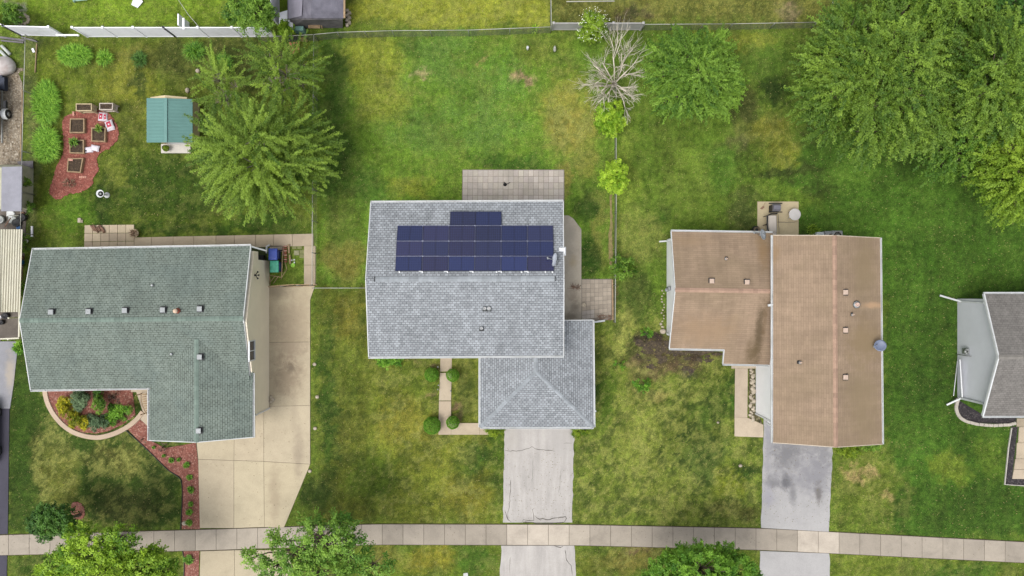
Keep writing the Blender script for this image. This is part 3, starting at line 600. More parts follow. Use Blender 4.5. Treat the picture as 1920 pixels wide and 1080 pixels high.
def pipe(parent, x, y, pl, r=.055, h=.35, m=None, flash=True, name='vent_pipe'):
    p = on_plane(x, y, pl, h*.5); b = Vector((p.x, p.y, p.z-h*.6)); mb = MB()
    mb.lathe(b, [(r, 0), (r, h), (r*.7, h), (r*.7, h-.05)], 12); mb.lathe(b, [(r*1.9, h*.4), (r*1.3, h*.6)], 12, 1) if flash else None
    return obj(name, mb, [m or M['lead'], M['ventgrey']], parent)
def window(parent, c, w, h, nrm, mull=True):
    """window in a vertical wall: frame with a pane; nrm = outward unit vector"""
    c = Vector(c); n = Vector(nrm).normalized(); t = Vector((-n.y, n.x, 0)); z = Vector((0,0,1)); mb = MB(); f = .07; o = n*.025
    mb.beam(c-t*w/2-z*h/2+o, c+t*w/2-z*h/2+o, .09, f); mb.beam(c-t*w/2+z*h/2+o, c+t*w/2+z*h/2+o, .09, f)
    mb.beam(c-t*(w/2+.02)-z*(h/2+f/2)+o, c-t*(w/2+.02)+z*(h/2+f/2)+o, f, .09); mb.beam(c+t*(w/2+.02)-z*(h/2+f/2)+o, c+t*(w/2+.02)+z*(h/2+f/2)+o, f, .09)
    if mull: mb.beam(c-z*h/2+o, c+z*h/2+o, .06, .06)
    fr = obj('window', mb, M['white'], parent); mb = MB(); mb.beam(c-t*(w/2-.03)+n*.006, c+t*(w/2-.03)+n*.006, .012, h-.03); obj('pane', mb, M['glass'], fr); return fr
def downspout(parent, pts, r=.045, m=None):
    mb = MB(); pts = [Vector(p) for p in pts]
    for a, b in zip(pts[:-1], pts[1:]): mb.beam(a, b, r*2, r*1.6)
    return obj('downspout', mb, m or M['gutter'], parent)
def garage_door(parent, c, w, h, nrm):
    c = Vector(c); n = Vector(nrm); t = Vector((-n.y, n.x, 0)); mb = MB()
    for k in range(4):
        z = h*(k+.5)/4; p = Vector((c.x, c.y, z)); mb.beam(p-t*w/2+n*.02, p+t*w/2+n*.02, .05, h/4-.015)
    return obj('garage_door', mb, M['vinyl'], parent)
M['rf_green'] = shingle('shingles_green', rgb(132,143,134), blot=rgb(104,122,122), blot_amt=.22, contrast=.09, dark=.36)
M['rf_gray'] = shingle('shingles_gray', rgb(168,173,178), blot=rgb(148,152,158), blot_amt=.25, contrast=.2, dark=.4, light=1.08, lines=.7)
M['rf_brown'] = shingle('shingles_brown', rgb(165,143,121), blot=rgb(142,126,100), blot_amt=.4, contrast=.07, dark=.82, row=.145, tab=.6, lines=.7,
  lst=[(1432,625,9,60,rgb(98,84,64),.85),(1425,665,14,26,rgb(108,92,68),.8),(1440,600,5,40,rgb(120,100,76),.6),(1610,500,34,60,rgb(146,128,100),.75),(1610,640,40,44,rgb(148,128,98),.8),(1608,750,42,90,rgb(150,132,104),.7),(1630,572,26,6,rgb(196,162,128),.8),(1330,620,60,30,rgb(160,134,106),.6),(1440,470,14,34,rgb(150,122,86),.6),(1300,450,40,12,rgb(158,134,106),.5)], zs=4.2)
M['rf_house4'] = shingle('shingles_taupe', rgb(134,130,126), blot=rgb(118,116,112), blot_amt=.3, contrast=.12, dark=.7)
M['cap_green'] = mat('cap_green', rgb(128,145,135), .9, .1, 4, 40, attr=True); M['cap_gray'] = mat('cap_gray', rgb(164,170,175), .9, .1, 4, 40, attr=True)
M['cap_brown'] = mat('cap_pinkish', rgb(178,148,128), .9, .08, 4, 40, attr=True); M['cap_taupe'] = mat('cap_taupe', rgb(140,136,130), .9, .08, 4, 40, attr=True)
M['sid_cream'] = siding('siding_cream', rgb(226,215,194,1.0)); M['sid_white'] = siding('siding_white', rgb(236,236,238,1.05)); M['sid_grey'] = siding('siding_light_grey', rgb(212,214,220,1.2))
V = Vector

# --- green-roofed house
hA = thing('house', 'large house with green shingle roof and cream siding beside the cream concrete driveway', 'house', P(290, 620))
eN0, eN1 = P(60,468.5,3.3), P(470,461,3.3); r0, r1 = P(36.5,601,4.5), P(456,597,4.5); eS0, eS1 = P(57,731,3.3), P(469,725,3.3)
roofA = gable_roof(hA, eN0, eN1, r0, r1, eS0, eS1, M['rf_green'], M['cap_green'])
wN, wS = P(279.5,826,3.3), P(474,820,3.3); rS = P(368,829.5,4.2); rN = V((rS.x, -3.3, 4.2)); eR = V((wS.x, -5.55, 3.3)); eL = V((wN.x, -6.7, 3.3))
mb = MB(); mb.slab([[rN, rS, wS, eR], [rN, eL, wN, rS]], .14); wingA = obj('wing_roof', mb, [M['rf_green']], hA, uv=True); ridge_cap(wingA, rN, rS, eL, eR, M['cap_green'])
gutter(hA, eN0, eN1, (0,1,0)); gutter(hA, eS0, P(280,727,3.3), (0,-1,0)); gutter(hA, P(279.5,728,3.3), wN, (-1,0,0)); gutter(hA, P(473.5,700,3.3), wS, (1,0,0))
for a, b in ((eN0, r0), (r0, eS0), (eN1, r1), (r1, P(468.3,704,3.4)), (wN, rS), (rS, wS)): rake(hA, a, b)
bx0 = -31.3; bx1 = P(505,0).x
gable_body(hA, (bx0, 1.9), (bx1, 1.9), (bx1, -6.3), (bx0, -6.3), 3.1, 4.28, M['sid_cream'])
mb = MB(); mb.box(((bx0+bx1)/2, 2.17, 2.62), (bx1-bx0-.01, .55, .9)); mb.box(((bx0+bx1)/2-.4, 2.14, 1.1), (bx1-bx0-.85, .46, 2.2)); obj('wall', mb, M['sid_cream'], hA)
gable_body(hA, (-23.5, -4.2), (-23.5, P(0,765).y), (bx1-.002, P(0,765).y), (bx1-.002, -4.2), 3.1, 3.95, M['sid_cream'])
mb = MB(); zc = P(505,765); mb.beam(zc+V((.01,-.01,0)), zc+V((.01,-.01,3.1)), .1, .1); obj('corner_trim', mb, M['white'], hA)
window(hA, (bx1, -4.1, 3.42), 1.25, 1.0, (1,0,0)); window(hA, (-29, -6.3, 1.7), 1.6, 1.2, (0,-1,0)); window(hA, (-27, -6.3, 1.7), 1.2, 1.2, (0,-1,0)); window(hA, (-28, 2.48, 2.4), 1.6, .8, (0,1,0))
garage_door(hA, ((-23.5+bx1)/2, P(0,765).y, 0), 4.9, 2.15, (0,-1,0))
mb = MB(); mb.box((P(280,0).x+1.3, -6.25, 1.05), (.95,.16,2.1), bev=.02); obj('front_door', mb, mat('door_tan', rgb(150,120,92), .5), hA)
mb = MB(); mb.box(P(493,487,.02)+V((-.2,.1,.15)), (.7,.45,.3)); obj('window_well', mb, M['black'], hA)
nA = (eN0, eN1, r0); sA = (eS0, eS1, r1); wA = (rN, rS, wS)
for x, y in ((98,583),(168,582),(236,580),(307,579),(376,577)): roof_vent(hA, x, y+2, nA)
roof_vent(hA, 376, 669, wA); roof_vent(hA, 374, 807, wA)
pipe(hA, 285, 535, nA, .05, .2, M['white']); pipe(hA, 321, 664, sA, .05, .2, M['white'])
p = on_plane(333, 583, nA); mb = MB(); mb.lathe(p, [(.06,-.1),(.06,.3),(.15,.31),(.14,.36),(.03,.42)], 16); mb.lathe(p, [(.2,.0),(.08,.08)], 14, 1); obj('flue_cap', mb, [mat('flue_cream', rgb(235,205,180), .5), M['brick']], hA)
# triple flood light on the gable wall
q = V((bx1+.06, .85, 2.9)); mb = MB(); mb.lathe(q+V((0,0,-.05)), [(.07,0),(.07,.1)], 10)
for dy, dx in ((.25,.18), (0,.26), (-.25,.18)): mb.tube([q, q+V((dx*.6, dy*.6, .0)), q+V((dx, dy, -.03))], [.02,.03,.075], 8)
obj('flood_light', mb, M['black'], hA)
downspout(hA, [P(470,462,3.25)+V((.03,0,0)), P(499,470,2.2), P(500,474,.3), P(500,462,.12), P(506,459,.1)], .05)
mb = MB()
for k, (x, y, r) in enumerate(((509,744,.17),(508,752,.2),(510,758,.15))): pass

# --- gray-roofed house with the solar panels
hB = thing('house', 'gray shingle house with blue solar panels on its roof, in the middle', 'house', P(880, 530))
zE, zR = 4.6, 5.95
bN0, bN1, bS0, bS1, bR0, bR1 = P(695,380,zE), P(1056,378,zE), P(691,669,zE), P(1057,667,zE), P(685.5,523.5,zR), P(1057.5,522.5,zR)
roofB = gable_roof(hB, bN0, bN1, bR0, bR1, bS0, bS1, M['rf_gray'], None)
a = bR0+(bR1-bR0)*.045; b = bR0+(bR1-bR0)*.955; ridge_cap(roofB, a, b, bN0, bS0, M['cap_gray'], .33)
for e in (a, b): mb = MB(); mb.box(e+V((0,0,.02)), (.05,.32,.07)); obj('ridge_vent_end', mb, M['darkmetal'], roofB)
gutter(hB, bN0, bN1, (0,1,0)); gutter(hB, bS0, bS1, (0,-1,0))
for q in ((bN0,bR0),(bR0,bS0),(bN1,bR1),(bR1,bS1)): rake(hB, *q)
x0, x1, y0, y1 = bN0.x+.45, bN1.x-.3, bN0.y-.3, bS0.y+.35
gable_body(hB, (x0,y0), (x1,y0), (x1,y1), (x0,y1), 4.35, 5.65, M['sid_white'])
for xx in (-8.2, -5.6, -3.4): window(hB, (xx, y1, 3.4), 1.3, 1.2, (0,-1,0))
for xx in (-7.5, -3.5, 1.5): window(hB, (xx, y0, 3.2), 1.4, 1.2, (0,1,0))
window(hB, (x1, 2.5, 3.2), 1.0, 1.0, (1,0,0))
mb = MB(); mb.box((-4.3, y1-.02, 1.15), (1.0,.12,2.1), bev=.02); obj('front_door', mb, mat('door_red', rgb(120,60,52), .5), hB)
# garage wing, hipped
gz, hz = 2.7, 3.7
gW, gE, gNE, ap, gi = P(900.5,801,gz), P(1113,801,gz), P(1111,600,gz), P(1005,697,hz), P(1005,600,hz)
gWN = P(900.5,640,gz)
mb = MB(); mb.slab([[gW, gE, ap], [gE, gNE, gi, ap], [gW, ap, V((ap.x, gWN.y, hz)), gWN]], .13); wg = obj('garage_roof', mb, [M['rf_gray']], hB, uv=True)
ridge_cap(wg, gW, ap, gE, gWN, M['cap_gray'], .24); ridge_cap(wg, gE, ap, gW, gNE, M['cap_gray'], .24); ridge_cap(wg, V((ap.x, -3.9, hz)), ap, gWN, gE, M['cap_gray'], .3)
gutter(hB, gW, gE, (0,-1,0)); gutter(hB, gNE, gE, (1,0,0)); gutter(hB, V((gW.x, bS0.y, gz)), gW, (-1,0,0)); rake(hB, gNE, V((x1, gNE.y, gz+(gNE.x-x1)*.27)))
mb = MB(); gx0, gx1, gy0, gy1 = gW.x+.35, gE.x-.35, gNE.y-.3, gW.y+.4
mb.loft([[V((gx0,gy1,z)), V((gx1,gy1,z)), V((gx1,gy0,z)), V((x1+.002,gy0,z)), V((x1+.002,y1+.3,z)), V((gx0,y1+.3,z))] for z in (0, 2.5)]); obj('garage_wall', mb, M['sid_white'], hB)
garage_door(hB, ((gx0+gx1)/2, gy1, 0), 4.8, 2.1, (0,-1,0))
downspout(hB, [gNE+V((.1,-.1,-.1)), gNE+V((-.2,-.2,-.5)), gNE+V((-.28,-.1,-2.3)), P(1113,604,.3), P(1134,601,.08)], .06); downspout(hB, [P(1113,771,2.6), P(1117,771,2.55), P(1117,771,2.2)], .05)
nB = (bN0, bN1, bR0); sB = (bS0, bS1, bR1)
# solar panels, three rows of six and two on top
M['pv'], n, b = newmat('solar_cell'); g = N(n, 'ShaderNodeUVMap', uv_map='UVMap').outputs[0]
mp = N(n, 'ShaderNodeMapping'); mp.inputs['Scale'].default_value = (12, 6, 1); n.links.new(g, mp.inputs[0])
br = N(n, 'ShaderNodeTexBrick'); br.offset = 0; br.inputs['Scale'].default_value = 1; br.inputs['Brick Width'].default_value = 1; br.inputs['Row Height'].default_value = 1
br.inputs['Mortar Size'].default_value = .03; n.links.new(mp.outputs[0], br.inputs['Vector'])
at = N(n, 'ShaderNodeAttribute', attribute_name='Col'); c1 = mixc(n, 1.0, at.outputs['Color'], (1,1,1,1), 'MULTIPLY')
br.inputs['Mortar'].default_value = (.03,.04,.12,1); n.links.new(c1, br.inputs['Color1']); n.links.new(c1, br.inputs['Color2'])
n.links.new(br.outputs['Color'], b.inputs['Base Color']); b.inputs['Roughness'].default_value = .22; b.inputs['Specular IOR Level'].default_value = .5
M['pvframe'] = mat('panel_frame', rgb(34,38,66), .5, .1, 5, 30, bmp=0); M['rail'] = mat('panel_rail', rgb(140,144,162), .3, .05, 5, 30, metal=.7)
def panel(xa, xb, xc, xd, ya, yb, row):
    up = .13; q = [on_plane(x, y, nB, up) for x, y in ((xa,ya),(xb,ya),(xd,yb),(xc,yb))]
    c = sum(q, V())/4; q = [c+(p-c)*.992 for p in q]; nrm = (q[1]-q[0]).cross(q[3]-q[0]).normalized(); nrm = nrm if nrm.z > 0 else -nrm
    f = MB(); w = .022; L = [V(p) for p in q]; ins = [c+(p-c)*1.0 for p in q]
    e1 = (q[1]-q[0]).normalized(); e2 = (q[3]-q[0]).normalized()
    ins = [q[0]+e1*w+e2*w, q[1]-e1*w+e2*w, q[2]-e1*w-e2*w, q[3]+e1*w-e2*w]; lo = [p-nrm*.04 for p in q]; inz = [p-nrm*.004 for p in ins]
    f.add(q+ins+lo+inz, [(0,1,5,4),(1,2,6,5),(2,3,7,6),(3,0,4,7),(0,8,9,1),(1,9,10,2),(2,10,11,3),(3,11,8,0),(8,11,10,9),(4,5,13,12),(5,6,14,13),(6,7,15,14),(7,4,12,15)])
    m0 = (q[0]+q[1])/2; m1 = (q[2]+q[3])/2; f.beam(m0+e2*w, m1-e2*w, .022, .006)
    o = obj('solar_panel', f, M['pvframe'], hB)
    me = MB(); t = random.uniform(.75, 1.15)*(1+.12*(row-1)); rr = random.choice([0, 0, .006, .003])
    me.add([p for p in inz], [(0,1,2,3)], 0, ((.014+rr)*t, .021*t, (.07 if not rr else .058)*t, 1)); oo = obj('cell_sheet', me, M['pv'], o)
    u = oo.data.uv_layers.new(name='UVMap')
    for i, uvv in enumerate(((0,0),(1,0),(1,1),(0,1))): u.data[i].uv = uvv
XR = {423:(745.3,1037), 452:(743.2,1037.8), 480.3:(742,1038.2), 508:(740.6,1038.6)}; ys = [423, 452, 480.3, 508]
for j in range(3):
    (a0, a1), (c0, c1_) = XR[ys[j]], XR[ys[j+1]]
    for i in range(6):
        F = lambda lo, hi, k: lo+(hi-lo)*k/6
        panel(F(a0,a1,i), F(a0,a1,i+1), F(c0,c1_,i), F(c0,c1_,i+1), ys[j], ys[j+1], j)
panel(844,892,843.2,891.5,396.5,422.8,0); panel(892,940.3,891.5,940.5,396.5,422.8,0)
mb = MB()
for y in (452, 480.3): mb.beam(on_plane(742.5,y,nB,.137), on_plane(1038,y,nB,.134), .016, .008)
mb.beam(on_plane(745.5,423,nB,.137), on_plane(1037,423,nB,.134), .016, .008)
for i in range(1, 6):
    x = XR[452][0]+(XR[452][1]-XR[452][0])*i/6; mb.beam(on_plane(x+.6,424,nB,.137), on_plane(x-.7,507,nB,.137), .014, .012)
    for y in (423, 452, 480.3): mb.box(on_plane(x,y,nB,.14), (.08,.05,.012))
obj('panel_rail', mb, M['rail'], hB)
for x, w in ((749,0),(792,1),(839,1),(887,1),(931,0),(940,1),(978,0),(990,1),(1023,0),(1036,0)):
    mb = MB(); p = on_plane(x, 510, nB, .05); mb.box(p, (.09,.13,.09), .3, bev=.02)
    if w: mb.box(p+V((-.12,.05,0)), (.22,.06,.06), 0, bev=.01)
    obj('mounting_foot', mb, M['white'], hB)
# chimney chase with its white cap
p = P(1054, 471, 5.4); mb = MB(); mb.box((p.x, p.y, p.z/2-.1), (.42,.5,p.z-.25), bev=.01); ch = obj('chimney', mb, M['ventgrey'], hB); mb = MB(); mb.box(p, (.42,.46,.16), bev=.03); mb.box(p-V((0,0,.1)), (.5,.55,.04)); obj('chimney_cap', mb, M['white'], ch)
def dish(parent, x, y, z, rx, ry, aim, lnb, m, foot, name='satellite_dish'):
    """reflector bowl facing aim, feed arm to lnb, mast to foot"""
    c = P(x, y, z); a = V(aim).normalized(); t = a.cross(V((0,0,1))).normalized(); u = t.cross(a).normalized(); mb = MB(); rings = []
    for k in range(6): f = k/5; rings.append([c+(t*rx*math.cos(h)+u*ry*math.sin(h))*max(f,.02)+a*(.09*f*f) for h in [2*math.pi*i/24 for i in range(24)]])
    mb.loft(rings+[[p-a*.012 for p in r] for r in rings[::-1]], 0, None, True, True)
    d = obj(name, mb, m, parent); mb = MB(); L = V(lnb); mb.tube([c-u*ry*.8, c-u*ry*.5+a*.2, L], [.02,.02,.02], 6); mb.box(L, (.09,.16,.07), .3, bev=.02); mb.tube([c-a*.02, c-a*.14, V(foot)], [.05,.03,.03], 8); obj('dish_arm', mb, M['ventgrey'], d); return d
M['dish'] = mat('dish_grey', rgb(196,202,212), .45, .05, 3, 20, bmp=.02)
dish(hB, 1041.5, 487, 6.0, .42, .33, (-.93,.15,.38), P(1027,484,6.0), M['dish'], on_plane(1045,497,nB))
for x, y, s in ((909,578,.13),(917,578,.15)): pipe(hB, x, y, sB, s*.6, .16)
pipe(hB, 903, 615, sB, .075, .2, M['lead'])
for p, q in ((on_plane(913, 580, sB, .01), (.55,.26,.02)), (on_plane(903, 616, sB, .01), (.3,.34,.02))): mb = MB(); mb.box(p, q); obj('pipe_flashing', mb, M['darkmetal'], hB)

# --- brown-roofed split-level house
hC = thing('house', 'tan brown shingle house in two staggered sections with a white side wall', 'house', P(1450, 620))
m = M['rf_brown']; ez, rz_ = 3.0, 4.2; xr = P(1417,0).x
cN0, cN1 = P(1258.5,434,ez), P(1449,437,ez); cR0, cR1 = P(1266,543.5,rz_), P(1448.5,546,rz_)
cS0, cS1 = P(1255,653,ez), P(1358,655,ez); lz = 2.72; cL0, cL1 = P(1355.5,682,lz), P(1441,684,lz)
pl = (cS0, cS1, cR0); cSm = on_plane(1449, 657, pl)
mb = MB(); mb.slab([[cN0, cN1, cR1, cR0], [cR0, cR1, cSm, cS1, cS0], [cS1, cSm, V((cSm.x, cL1.y, lz)), cL0]], .13); rc = obj('roof', mb, [m], hC, uv=True); ridge_cap(rc, cR0, cR1, cN0, cS0, M['cap_brown'])
gutter(hC, cN0, cN1, (0,1,0)); gutter(hC, cS0, cS1, (0,-1,0)); gutter(hC, cL0, cL1, (0,-1,0))
for q in ((cN0,cR0),(cR0,cS0),(cS1,cL0)): rake(hC, *q)
wx0 = P(1250,0).x; wyN, wyS = P(0,449).y, P(0,628).y
gable_body(hC, (wx0,wyN), (xr,wyN), (xr,wyS), (wx0,wyS), 2.82, 3.95, M['sid_white'])
window(hC, (wx0+4.4, wyS, 1.7), 2.0, 1.2, (0,-1,0)); window(hC, (wx0+3.4, wyN, 1.8), 1.4, 1.0, (0,1,0)); window(hC, (wx0+1.4, wyS, 1.7), 1.0, 1.1, (0,-1,0))
mb = MB(); mb.box((P(1385,0).x, wyS-.03, 1.15), (.95,.1,2.1), bev=.02); obj('front_door', mb, mat('door_tan2', rgb(120,98,78), .5), hC)
for x in (1362,1412): mb = MB(); mb.beam(P(x,672,0), P(x,672,0)+V((0,0,2.6)), .12, .12); obj('porch_post', mb, M['white'], hC)
dz, tz = 4.5, 5.72
dN0, dN1, dS0, dS1 = P(1449.5,441,dz), P(1650,446,dz), P(1449.5,830,dz), P(1654,833,dz); dR0, dR1 = P(1565.5,441.5,tz), P(1567.5,838.5,tz)
gable_roof(hC, dN0, dS0, dR0, dR1, dN1, dS1, m, M['cap_brown'])
gutter(hC, dN0, dS0, (-1,0,0)); gutter(hC, dN1, dS1, (1,0,0))
for q in ((dN0,dR0),(dR0,dN1),(dS0,dR1),(dR1,dS1)): rake(hC, *q, m=mat('trim_tan', rgb(205,190,170), .6))
by0, by1 = dN0.y-.3, P(0,775).y; bxe = dN1.x-.45
gable_body(hC, (xr,by0), (xr,by1), (bxe,by1), (bxe,by0), 4.28, 5.4, siding('siding_white_plain', rgb(236,236,238,1.0), .2))
mb = MB(); mb.box(((xr+.8+bxe)/2, by1-.34, 2.1), (bxe-xr-.8, .7, 4.2)); obj('garage_front', mb, M['sid_white'], hC); garage_door(hC, ((xr+bxe)/2+.4, by1-.69, 0), 4.6, 2.1, (0,-1,0))
mb = MB(); mb.beam(V((xr-.01,by1-.01,0)), V((xr-.01,by1-.01,4.2)), .1, .1); mb.beam(V((xr+.79,by1-.7,0)), V((xr+.79,by1-.7,4.2)), .1, .1); obj('corner_trim', mb, M['white'], hC)
for yy in (-2, -6): window(hC, (bxe, yy, 3.1), 1.4, 1.2, (1,0,0))
window(hC, (xr+3, by0, 3.2), 1.6, 1.1, (0,1,0)); window(hC, ((xr+bxe)/2+.4, by1-.69, 3.3), 1.6, 1.0, (0,-1,0))
nC, sC, eC, wC = (cN0,cN1,cR0), (cS0,cS1,cR0), (dN1,dS1,dR0), (dN0,dS0,dR0)
for x, y in ((1334,527),(1400,529)): roof_vent(hC, x, y, nC, .3, .1, M['ventbrown'])
for x, y in ((1584,548),(1584,619),(1584,707)): roof_vent(hC, x, y, eC, .3, .1, M['ventbrown'])
pipe(hC, 1607, 571, eC, .13, .28, mat('flue_pink', rgb(225,195,180), .5)); pipe(hC, 1599, 590, eC, .05, .3, M['ventbrown']); pipe(hC, 1362, 485, nC, .06, .25, M['ventbrown']); pipe(hC, 1501, 680, wC, .06, .3, M['ventbrown'])
for (x, y, pl_) in ((1362,484,nC),(1597,589,eC),(1497,679,wC)):
    mb = MB(); mb.box(on_plane(x,y,pl_,.02), (.16,.2,.03)); obj('pipe_boot', mb, M['black'], hC)
dish(hC, 1428.5, 440, 3.6, .36, .46, (.75,.15,.62), P(1414,436,3.3), M['dish'], P(1416,437,3.05)); dish(hC, 1650, 648, 5.1, .36, .36, (-.25,.1,.95), P(1639,650,5.0), mat('dish_bluegrey', rgb(116,126,150), .4, .08), P(1640,651,4.75))
downspout(hC, [P(1440,573,4.4), P(1448,571,4.4)], .07); downspout(hC, [P(1256,450,2.9), P(1251,452,2.5), P(1250.5,452,.3), P(1236,453,.15)], .05); downspout(hC, [P(1256,628,2.8), P(1251,625,2.4), P(1250.5,625,.2)], .045)
mb = MB(); p = V((wx0-.12, P(0,541).y, 1.2)); mb.box(p, (.18,.3,.5), bev=.04); mb.lathe(p+V((-.12,-.1,0)), [(.12,-.1),(.14,0),(.12,.1)], 14); obj('electric_meter', mb, M['ventgrey'], hC)

# --- house at the right edge
hD = thing('house', 'light grey sided house with taupe roof cut by the right edge of the photo', 'house', P(1870, 660))
ez, rz_ = 3.3, 4.8; N0, R0, S0 = P(1845.5,551,ez), P(1873,669.5,rz_), P(1843.5,780,ez); far = 9.0
N1, R1, S1 = N0+V((far,0,0)), V((N0.x+far, R0.y, rz_)), S0+V((far,0,0))
gable_roof(hD, N0, N1, R0, R1, S0, S1, M['rf_house4'], M['cap_taupe']); gutter(hD, N0, N1, (0,1,0)); gutter(hD, S0, S1, (0,-1,0))
for q in ((N0,R0),(R0,S0)): rake(hD, *q, w=.09)
xw = P(1795,0).x; gable_body(hD, (xw,P(0,560).y), (xw+far-.5,P(0,560).y), (xw+far-.5,P(0,747).y), (xw,P(0,747).y), 3.1, 4.5, M['sid_grey'])
mb = MB(); mb.beam(V((xw-.02, P(0,677).y, .05)), V((xw-.3, P(0,742).y, .05)), .04, .04); p0, p1 = P(1798,672), P(1803,745)
mb.add([P(1799,674,0), P(1803,745,0), P(1803,745,.9), P(1799,674,.9), P(1801,674,0), P(1806,745,0), P(1806,745,.9), P(1801,674,.9)], [(0,1,2,3),(3,2,6,7),(4,7,6,5),(0,3,7,4),(1,5,6,2)]); obj('white_panel', mb, M['white'], hD)
downspout(hD, [N0+V((.1,.0,-.1)), V((xw-.05,P(0,560).y-.25,2.9)), V((xw-.06,P(0,560).y-.2,.5)), P(1762,554,.1)], .055); downspout(hD, [S0+V((.1,.0,-.1)), V((xw-.05,P(0,747).y+.1,2.9)), V((xw-.06,P(0,747).y+.1,.5)), P(1775,759,.1)], .055)
mb = MB(); p = V((xw-.13, P(0,656).y, 1.1)); mb.box(p, (.22,.4,.5), bev=.03); mb.lathe(p+V((-.1,.0,.1)), [(.1,-.1),(.12,.05),(.1,.15)], 12); mb.tube([p+V((0,-.3,-1)), p+V((0,-.3,.6))], .03, 6); obj('electric_meter', mb, [M['galv']], hD)
window(hD, (xw+4, P(0,560).y, 2), 1.4, 1.1, (0,1,0)); window(hD, (xw+3, P(0,747).y, 2), 1.4, 1.1, (0,-1,0))

# --- teal garden shed
sh = thing('garden_shed', 'small garden shed with teal ribbed metal roof and tan walls', 'shed', P(325, 226))
M['teal'] = mat('teal_metal', rgb(112,156,150), .4, .05, 1.2, 12, bmp=.03, metal=.1); z0, z1 = 2.0, 2.55
a, b, c, d = P(275,184,z0), P(361,186,z0), P(361,267,z0), P(275,267,z0); ra, rb = P(311,184,z1), P(311,267,z1)
mb = MB(); mb.slab([[a, ra, rb, d], [ra, b, c, rb]], .05)
for k in range(13):
    t = (k+.5)/13
    for (p, q, r_, s_) in ((a, ra, d, rb), (ra, b, rb, c)): mb.beam(V(p).lerp(r_, t)+V((0,0,.015)), V(q).lerp(s_, t)+V((0,0,.015)), .045, .035)
mb.beam(ra+V((0,0,.03)), rb+V((0,0,.03)), .2, .03); obj('roof', mb, M['teal'], sh)
gable_body(sh, (P(374,0).x,P(0,196).y), (P(374,0).x,P(0,270).y), (P(308,0).x,P(0,270).y), (P(308,0).x,P(0,196).y), 1.93, 2.42, siding('siding_tan', rgb(196,180,144,1.1), .15, True))
mb = MB(); mb.box((P(336,0).x, P(0,270).y-.02, 1.0), (1.3,.06,1.8), bev=.01); obj('door', mb, M['white'], sh)
mb = MB(); mb.slab([[P(302,270,.16), P(357,270,.16), P(357,287,.1), P(302,287,.1)]], .1); obj('ramp', mb, mat('ramp_white', rgb(216,210,200), .7, .08), sh)
mb = MB(); mb.beam(V((P(308,0).x, P(0,270).y-.03, 1.93)), V((P(373,0).x, P(0,270).y-.03, 1.93)), .05, .14); mb.beam(P(375,270), P(375,270)+V((0,0,1.9)), .07, .07); obj('trim', mb, M['white'], sh)

# --- grey weathered shed beyond the fence
g2 = thing('barn_shed', 'weathered grey gambrel shed behind the chain link fence, white pieces at its corner', 'shed', P(600, 20))
M['shedroof'] = mat('old_grey_roof', rgb(132,130,142), .9, .16, 1.4, 18, bmp=.4, dirt=rgb(92,88,98), dirt_amt=.8)
Y0, Y1 = P(0,-60).y, P(0,40).y
def prof(zs): return [V((P(x,0,z).x, 0, z)) for x, z in zs]
pr = [(539,1.7),(569,2.5),(583,2.9),(645,1.9)]; top0 = [P(x, 34, z) for x, z in pr]; top1 = [p+V((0,5.0,0)) for p in top0]
mb = MB(); mb.slab([[top0[i], top0[i+1], top1[i+1], top1[i]] for i in range(3)], .08); obj('roof', mb, M['shedroof'], g2)
mb = MB(); ins = [V((P(545,0).x,top0[0].y-.05,0))]+[p+V((0,-.05,-.12)) for p in top0]+[V((P(648,0).x-.2,top0[0].y-.05,0))]; ins[1].x += .12; ins[4].x -= .12; mb.loft([ins, [p+V((0,4.9,0)) for p in ins]]); obj('wall', mb, M['woodgrey'], g2)
mb = MB(); mb.beam(top0[3]+V((.03,0,0)), top1[3]+V((.03,0,0)), .12, .1); obj('eave_board', mb, M['wood'], g2)
mb = MB(); q = [P(541,0,1.78)+V((0,.2,.05)), P(568,0,2.52)+V((0,.2,.05)), P(566,30,2.5)+V((0,0,.05)), P(541,36,1.75)+V((0,0,.05))]; mb.slab([q], .03); obj('roof_sheet', mb, mat('lilac_grey_sheet', rgb(158,154,168), .8, .08, 2, 18), g2)
# --- neighbour's shed, canopy, white building edge
n1 = thing('storage_shed', 'shed with flat grey roof and cream side wall at the left fence', 'shed', P(30, 355))
q = [P(3,313,2.3), P(41,312,2.3), P(40,396,2.3), P(2,396,2.3)]; mb = MB(); mb.slab([q], .07); obj('roof', mb, mat('pale_grey_membrane', rgb(162,162,172), .8, .1, 1.5, 20, dirt=rgb(130,130,140)), n1)
mb = MB(); mb.loft([[P(63,315,0), P(62,393,0), P(4,393,0), P(4,315,0)], [P(63,315,0)+V((0,0,1.3)), P(62,393,0)+V((0,0,1.3)), P(6,393,0)+V((0,0,1.3)), P(6,315,0)+V((0,0,1.3))], [P(43,315,2.2), P(42,393,2.2), P(4,393,2.2), P(5,315,2.2)]]); obj('wall', mb, mat('cream_green_wall', rgb(200,198,174), .8, .1, 2, 20, dirt=rgb(150,160,110)), n1)
n2 = thing('canopy', 'cream corrugated metal canopy along the left fence', 'canopy', P(0, 508))
M['corr'] = mat('cream_corrugated', rgb(228,224,204), .5, .05, 1, 12, dirt=rgb(188,182,150)); mb = MB(); xs = np.linspace(-60, 42, 44); rings = []
for i, x in enumerate(xs): zz = 2.5-.012*max(0, x+0)+(.05 if i % 2 else 0); rings.append((P(x,430,zz), P(x-5 if x > 0 else x,585,zz)))
mb.slab([[rings[i][0], rings[i+1][0], rings[i+1][1], rings[i][1]] for i in range(len(rings)-1)], .03); obj('roof_sheet', mb, M['corr'], n2)
